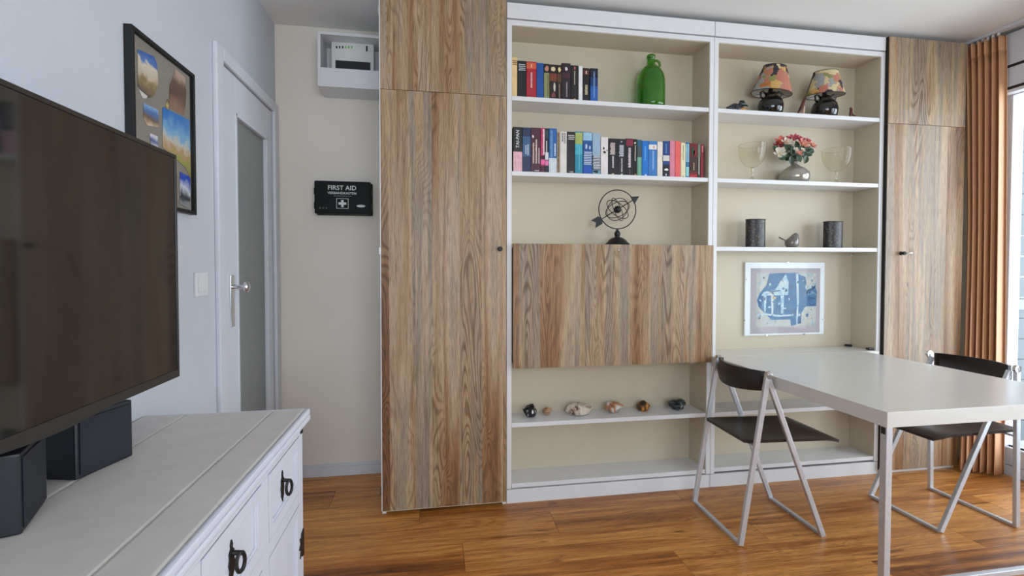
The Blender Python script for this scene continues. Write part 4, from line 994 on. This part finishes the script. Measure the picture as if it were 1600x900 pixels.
bm = nb(); loft(bm, [((x-9*k, y, z0+1.2*k), .002, .001), ((x-4*k, y, z0+3.6*k), .006, .004), ((x+1*k, y, z0+9*k), .009, 2.8*k), ((x+4*k, y, z0+15*k), .008, 2.6*k), ((x+6*k, y, z0+20*k), .007, 2.2*k), ((x+8*k, y, z0+24*k), .005, 1.6*k), ((x+11*k, y, z0+24.6*k), .002, .001)]); obj('body', bm, M_figr, t, smooth='all')
bm = nb(); loft(bm, [((x+4.5*k, y-.003, z0+.0005), .008, .002), ((x+5*k, y-.003, z0+5*k), .008, 1.8*k), ((x+6.6*k, y-.002, z0+12*k), .006, 1.2*k), ((x+7*k, y, z0+15*k), .002, .001)]); obj('breast', bm, mat('pale_glaze', C(222, 190, 168), .3), t, smooth='all')
zstretch(t, (26*k+dzf)/(26*k))
x, k = base_pt(1332, lineB1(1332), .05, S1)
t = thing('hen_figurine', 'tiny dark upright bird figurine at the right end of the shelf', 'figurine', (x, y, z0))
bm = nb(); loft(bm, [((x+8*k, y, z0+1.2*k), .002, .002), ((x+5*k, y, z0+2.2*k), .008, 2*k), ((x, y, z0+3*k), .011, 3*k), ((x-3*k, y, z0+5.5*k), .008, 3*k), ((x-3*k, y, z0+9*k), .006, 2*k), ((x-2.6*k, y, z0+12*k), .006, 2.2*k), ((x-4.5*k, y, z0+13.4*k), .003, .8*k), ((x-6*k, y, z0+12.6*k), .001, .001)]); obj('body', bm, M_figr, t, smooth='all')
bm = nb(); bx(bm, x-5*k, x+6*k, y-.010, y+.010, z0, z0+1.2*k, .001); obj('base', bm, M_figr, t)
bm = nb(); loft(bm, [((x-3.4*k, y, z0+13*k), .001, .001), ((x-2.2*k, y, z0+14.6*k), .002, .8*k), ((x-.8*k, y, z0+13.4*k), .001, .001)]); obj('comb', bm, M_figo, t, smooth='all')
zstretch(t, (15*k+dzf)/(15*k))

# ------------------------------------------------------------------ goblets, vase and flowers
def lineB2(u): return 277+(u-1130)*13/247
def goblet(u, vtop, wpx, label):
    y = .085; x, k = base_pt(u, lineB2(u), y, S2); z0 = S2+.0005; h = (lineB2(u)-vtop)*k+hid(u, lineB2(u), y); R = min(wpx*k/2, .0745)
    t = thing('goblet', label, 'goblet', (x, y, z0), group='ribbed glass goblets')
    zc_ = z0+h*.40
    bm = nb(); seg = 72
    prof = [(R, h), (R*.985, h*.90), (R*.97, h*.80), (R*.87, h*.64), (R*.66, h*.50), (R*.35, h*.41), (.004, h*.39), (0, h*.39)]
    rings = []
    for r, z in prof:
        if r < 1e-6: rings.append([bm.verts.new((x, y, z0+z))]); continue
        rings.append([bm.verts.new((x+r*(1+.03*math.cos(12*2*math.pi*i/seg)*(r > .01))*math.cos(2*math.pi*i/seg), y+r*(1+.03*math.cos(12*2*math.pi*i/seg)*(r > .01))*math.sin(2*math.pi*i/seg), z0+z)) for i in range(seg)])
    for a, b_ in zip(rings, rings[1:]):
        for i in range(seg):
            j = (i+1) % seg
            bm.faces.new((a[i], a[j], b_[0]) if len(b_) == 1 else (a[i], a[j], b_[j], b_[i]))
    bowl = obj('bowl', bm, M_clear, t, smooth='all')
    pth = [(x+R*math.cos(2*math.pi*i/48), y+R*math.sin(2*math.pi*i/48), z0+h) for i in range(48)]
    bm = nb(); sweep(bm, pth, circ(.0012, 6), closed=True); obj('rim', bm, M_stemglass, bowl, smooth='all')
    bm = nb(); lathe(bm, [(.004, h*.13), (.0075, h*.19), (.0045, h*.24), (.0085, h*.30), (.005, h*.36), (.012, h*.40)], seg=16, c=(x, y, z0)); obj('stem', bm, M_stemglass, t, smooth='all')
    bm = nb(); lathe(bm, [(0, 0), (R*.46, 0), (R*.47, .002), (R*.28, .006), (.010, h*.10), (.006, h*.14), (0, h*.14)], seg=24, c=(x, y, z0)); obj('foot', bm, M_stemglass, t, smooth='all')
goblet(1175, 226, 40, 'ribbed glass goblet left of the flower vase')
goblet(1306.5, 236, 40, 'ribbed glass goblet right of the flower vase')
x, k = base_pt(1241, lineB2(1241), .085, S2); y = .085; z0 = S2+.0005
M_vase = mat('silver_glass', C(170, 168, 158), .12, metal=.55, var=.06, scale=16)
va_ = thing('vase', 'squat silvery glass vase with a thin neck, holding the pink flowers', 'vase', (x, y, z0))
r_ = 22*k
bm = nb(); lathe(bm, [(0, .001), (r_*.7, 0), (r_*.9, .006), (r_, .028), (r_*.95, .050), (r_*.72, .066), (r_*.40, .080), (r_*.20, .091), (.010, .098), (.012, .104), (.009, .104), (.007, .092), (.005, .07), (0, .068)], seg=36, c=(x, y, z0)); obj('body', bm, M_vase, va_, smooth='all')
vf = (.104+hid(1241, lineB2(1241), y))/.104; zstretch(va_, vf)
bq = thing('flower_bouquet', 'bunch of pink, coral and white artificial flowers in the silvery vase', 'flowers', (x, y, z0+.10*vf))
M_stem = mat('stem_green', C(60, 74, 34), .6); M_leaf = noise_mat('leaf_green', [(.3, C(22, 40, 26)), (.55, C(38, 66, 38)), (.75, C(60, 88, 50))], nscale=30, rough=.45)
def petal_bm(r, cup, n=5):
    bm = nb()
    for i in range(n):
        a0 = 2*math.pi*i/n; pts = []
        base = bm.verts.new((0, 0, 0)); l = []
        for da, rr in ((-.52, .62), (-.30, .95), (0, 1.05), (.30, .95), (.52, .62)):
            l.append(bm.verts.new((r*rr*math.cos(a0+da), r*rr*math.sin(a0+da), cup*r*rr*rr*(1-.25*abs(da)))))
        mid = bm.verts.new((r*.55*math.cos(a0), r*.55*math.sin(a0), cup*r*.12))
        bm.faces.new((base, l[0], mid)); bm.faces.new((base, mid, l[4]))
        for p, q in zip(l, l[1:]): bm.faces.new((mid, p, q))
    r_ex = bmesh.ops.extrude_face_region(bm, geom=list(bm.faces))
    bmesh.ops.translate(bm, vec=(0, 0, -.0008), verts=[v for v in r_ex['geom'] if isinstance(v, bmesh.types.BMVert)])
    return bm
cols_ = {'pink': C(196, 84, 100), 'coral': C(214, 108, 96), 'salmon': C(226, 150, 132), 'white': C(226, 218, 200), 'rose': C(178, 56, 72)}
fl_pos = [(1221, 222, 'coral', 8, 0), (1216, 228, 'rose', 6, .01), (1229, 223, 'white', 6.5, -.02), (1237, 217, 'pink', 6, 0), (1244, 216, 'rose', 6, .01), (1250, 219, 'pink', 6, -.01), (1254, 226, 'salmon', 8, -.03), (1268, 228, 'salmon', 6.5, -.01), (1262, 221, 'pink', 5, .01),
          (1218, 240, 'white', 7, -.03), (1220, 236, 'white', 5, -.02), (1248, 240, 'salmon', 4.5, -.03), (1233, 219, 'coral', 6, .015), (1243, 234, 'white', 3.5, -.03), (1254, 235, 'white', 3.5, -.03)]
neck = Vector((x, y, z0+.100*vf))
for i, (u, v, c_, rp_, dy) in enumerate(fl_pos):
    p = at(u, v, y+dy); d = (p-neck).normalized()
    nrm = (d*.5+Vector((0, -.9, .35))).normalized()
    q = Vector((0, 0, 1)).rotation_difference(nrm).to_matrix().to_4x4()
    q = q @ Matrix.Rotation(i*1.3, 4, 'Z')
    rp_ *= 1.3; bm = petal_bm(rp_*k, .45); b2 = petal_bm(rp_*k*.62, .8); me_ = bpy.data.meshes.new('tmp'); bmesh.ops.rotate(b2, verts=b2.verts, cent=(0, 0, 0), matrix=Matrix.Rotation(.6, 3, 'Z')); bmesh.ops.translate(b2, vec=(0, 0, .001), verts=b2.verts); b2.to_mesh(me_); bm.from_mesh(me_); b2.free(); bpy.data.meshes.remove(me_)
    bmesh.ops.transform(bm, matrix=Matrix.Translation(p) @ q, verts=bm.verts)
    f_ = obj('flower', bm, mat('petal_'+c_, cols_[c_], .6, var=.15, scale=60), bq)
    bm = nb(); bmesh.ops.create_icosphere(bm, subdivisions=1, radius=rp_*k*.18); bmesh.ops.translate(bm, vec=p+nrm*.003, verts=bm.verts); obj('flower_centre', bm, mat('flower_eye', C(226, 190, 110), .6), f_)
    bm = nb(); mid = neck.lerp(p, .5)+Vector((0, .006, .01)); sweep(bm, [neck+Vector((0, 0, -.02)), neck.lerp(mid, .5), mid, p-nrm*.003], circ(.0011, 5)); obj('stem', bm, M_stem, bq)
lf = [(1226, 238, 60), (1232, 243, -30), (1222, 246, 200), (1237, 236, 80), (1240, 244, 20), (1247, 247, -60), (1256, 243, -80), (1258, 249, -110), (1262, 240, -20), (1228, 247, 160), (1212, 233, 150), (1251, 233, 40), (1235, 250, -90), (1244, 228, 100), (1231, 230, 120), (1260, 233, 10), (1225, 231, 140), (1265, 236, -10)]
for i, (u, v, a_) in enumerate(lf):
    p = at(u, v, y+random.uniform(-.012, .015)); L_ = 14*k; an_ = math.radians(a_)
    bm = nb(); dx, dz = math.cos(an_), math.sin(an_); sx_, sz_ = -dz, dx
    spine = [(-.5, 0, 0), (-.2, .30, .002), (.1, .36, .003), (.35, .22, .001), (.55, 0, -.004)]
    cl = [bm.verts.new((p.x+dx*a*L_, p.y-.004+b2_*.0, p.z+dz*a*L_)) for a, _, b2_ in spine]
    lft = [bm.verts.new((p.x+dx*a*L_+sx_*w_*L_, p.y-.008, p.z+dz*a*L_+sz_*w_*L_)) for a, w_, _ in spine[1:-1]]
    rgt = [bm.verts.new((p.x+dx*a*L_-sx_*w_*L_, p.y-.008, p.z+dz*a*L_-sz_*w_*L_)) for a, w_, _ in spine[1:-1]]
    for s in (lft, rgt):
        bm.faces.new((cl[0], s[0], cl[1])); bm.faces.new((cl[1], s[0], s[1], cl[2])); bm.faces.new((cl[2], s[1], s[2], cl[3])); bm.faces.new((cl[3], s[2], cl[4]))
    r_ex = bmesh.ops.extrude_face_region(bm, geom=list(bm.faces)); bmesh.ops.translate(bm, vec=(0, .0008, 0), verts=[v_ for v_ in r_ex['geom'] if isinstance(v_, bmesh.types.BMVert)])
    lo_ = obj('leaf', bm, M_leaf, bq)
    bm = nb(); sweep(bm, [neck+Vector((0, 0, -.01)), neck.lerp(p, .5)+Vector((0, .004, 0)), p+Vector((-dx*L_*.5, -.004, -dz*L_*.5))], circ(.0009, 5)); obj('leaf_stalk', bm, M_stem, lo_)

# ------------------------------------------------------------------ lanterns and bird
def lineB3(u): return 384+(u-1131)*5/245
M_lant = noise_mat('pierced_dark_metal', [(.45, C(24, 22, 26)), (.58, C(34, 32, 36)), (.64, C(110, 92, 70)), (.8, C(60, 52, 46))], nscale=120, detail=3, dist=.6, rough=.4)
def lantern(u, vtop, wpx, label):
    y = .075; x, k = base_pt(u, lineB3(u), y, S3); z0 = S3+.0005; h = (lineB3(u)-vtop)*k; a = wpx*k/2
    t = thing('candle_holder', label, 'candle holder', (x, y, z0), group='dark oval candle holders')
    bm = nb(); lathe(bm, [(0, .003), (a*.9, .003), (a*.9, 0), (a, 0), (a, h), (a-.002, h), (a-.002, .005), (0, .005)], seg=40, sy=.62, c=(x, y, z0)); obj('sleeve', bm, M_lant, t, smooth=True)
    for z in (.002, h-.003):
        n = 40; bm = nb(); sweep(bm, [(x+a*1.005*math.cos(2*math.pi*i/n), y+a*1.005*.62*math.sin(2*math.pi*i/n), z0+z) for i in range(n)], circ(.0022, 6), closed=True); obj('rim', bm, M_iron, t, smooth='all')
    bm = nb(); lathe(bm, [(0, .006), (a*.45, .006), (a*.45, h*.5), (0, h*.5)], seg=20, c=(x, y, z0)); obj('candle', bm, mat('wax', C(226, 220, 204), .5), t, smooth=True)
    # leaf relief on the front
    rr = random.Random(int(u)); bm = nb()
    for i in range(26):
        f = rr.uniform(-.62, .50); z = rr.uniform(.10, .90)*h; xx = x+a*f; yy = y-a*.62*math.sqrt(1-f*f)-.0006; s = rr.uniform(.0025, .0045); an_ = rr.uniform(0, math.pi)
        quad_panel(bm, [(xx+s*math.cos(an_), yy, z0+z+s*math.sin(an_)), (xx-s*.4*math.sin(an_), yy, z0+z+s*.4*math.cos(an_)), (xx-s*math.cos(an_), yy, z0+z-s*math.sin(an_)), (xx+s*.4*math.sin(an_), yy, z0+z-s*.4*math.cos(an_))], (0, .001, 0))
    o_ = obj('leaf_relief', bm, mat('bronze_relief', C(104, 88, 70), .5), t); o_['kind'] = 'stuff'
lantern(1180, 341, 31.5, 'dark oval candle holder left of the grey bird')
lantern(1301, 346, 30.5, 'dark oval candle holder right of the grey bird')
x, k = base_pt(1237, lineB3(1237), .07, S3); y = .07; z0 = S3+.0005
bd = thing('ceramic_bird', 'glossy grey ceramic bird with raised tail between two dark candle holders', 'figurine', (x, y, z0))
M_bird = mat('grey_glaze', C(112, 106, 100), .1, var=.06, coat=.6)
bm = nb(); rings = []; n = 24
for hpx, xc, hw_ in ((0, 775, 58), (.6, 775, 70), (5, 772, 90), (9.6, 775, 95), (13, 788, 84), (16.3, 805, 65), (19.7, 821, 47), (21.6, 830, 33), (23, 834, 16), (23.4, 835, 4)):
    cx_ = x+(xc-773)/8.89*k; r_ = hw_/8.89*k
    rings.append([bm.verts.new((cx_+r_*math.cos(2*math.pi*q/n), y+r_*.86*math.sin(2*math.pi*q/n), z0+hpx*k)) for q in range(n)])
for a, b_ in zip(rings, rings[1:]):
    for q in range(n): bm.faces.new((a[q], a[(q+1) % n], b_[(q+1) % n], b_[q]))
bm.faces.new(rings[0][::-1]); bm.faces.new(rings[-1])
obj('body', bm, M_bird, bd, smooth='all')
bm = nb(); loft(bm, [((x-6*k, y, z0+9*k), .006, .007), ((x-14*k, y, z0+12.6*k), .005, .0045), ((x-21.5*k, y, z0+15.8*k), .0055, .004), ((x-22.6*k, y, z0+16.3*k), .003, .002)], 12); obj('tail', bm, M_bird, bd, smooth='all')
bm = nb(); loft(bm, [((x+9*k, y, z0+20.0*k), .004, .004), ((x+12*k, y, z0+19.3*k), .0006, .0006)], 8); obj('beak', bm, M_bird, bd, smooth='all')

# ------------------------------------------------------------------ curtain
M_curt = noise_mat('brown_curtain', [(.35, C(200, 150, 112)), (.5, C(214, 166, 126)), (.65, C(204, 154, 116))], scale=(40, 40, 1.2), nscale=1, detail=4, rough=.55)
ct = thing('curtain', 'floor-length brown pleated curtain drawn to the corner beside the window', 'curtain', (3.68, -.09, .01))
def cpt(s, z):
    f = z/2.42; low = 1-f
    yy = .035-.165*s-.020*low*s
    xx = 3.642+.056*s+.026*s*low**.6
    ph = 2*math.pi*6.3*s+.35*math.sin(5*s+1.5*low)+.6
    fold = (math.sin(ph)+.25*math.sin(2*ph+.7))*(.021+.010*low)*(.35+.65*min(1, s*4))
    yy -= .085*low**.8*(1-s)**1.5; xx -= .075*max(0, (low-.4)/.6)**1.2*(1-s)**1.5
    return (xx+fold*.95, yy+fold*.22, z)
def cloth(z0, z1, nz_, nm, extra=0):
    bm = nb(); ns = 150; g = []
    for i in range(ns+1):
        s = i/ns; colv = []
        for j in range(nz_+1):
            z = z0+(z1-z0)*j/nz_; p = cpt(s, z); colv.append((p[0]+extra*math.sin(2*math.pi*22*s), p[1], p[2]))
        g.append(colv)
    A = [[bm.verts.new(p) for p in c_] for c_ in g]
    for i in range(ns):
        for j in range(nz_): bm.faces.new((A[i][j], A[i+1][j], A[i+1][j+1], A[i][j+1]))
    o = obj(nm, bm, M_curt, ct, smooth='all')
    so = o.modifiers.new('thickness', 'SOLIDIFY'); so.thickness = .003
    return o
cloth(.012, 2.32, 40, 'panel'); cloth(2.32, 2.405, 4, 'heading', .004)
rl = thing('curtain_rail', 'white curtain rail fixed along the ceiling above the window', 'curtain rail', (3.69, -1.9, ZC-.02))
box('track', rl, M_trim, 3.655, 3.691, -3.9, .28, ZC-.018, ZC-.0005, .002)
for i in range(7): box('glider', rl, M_white, 3.668, 3.680, .03-.025*i, .036-.025*i, ZC-.034, ZC-.018, .001)
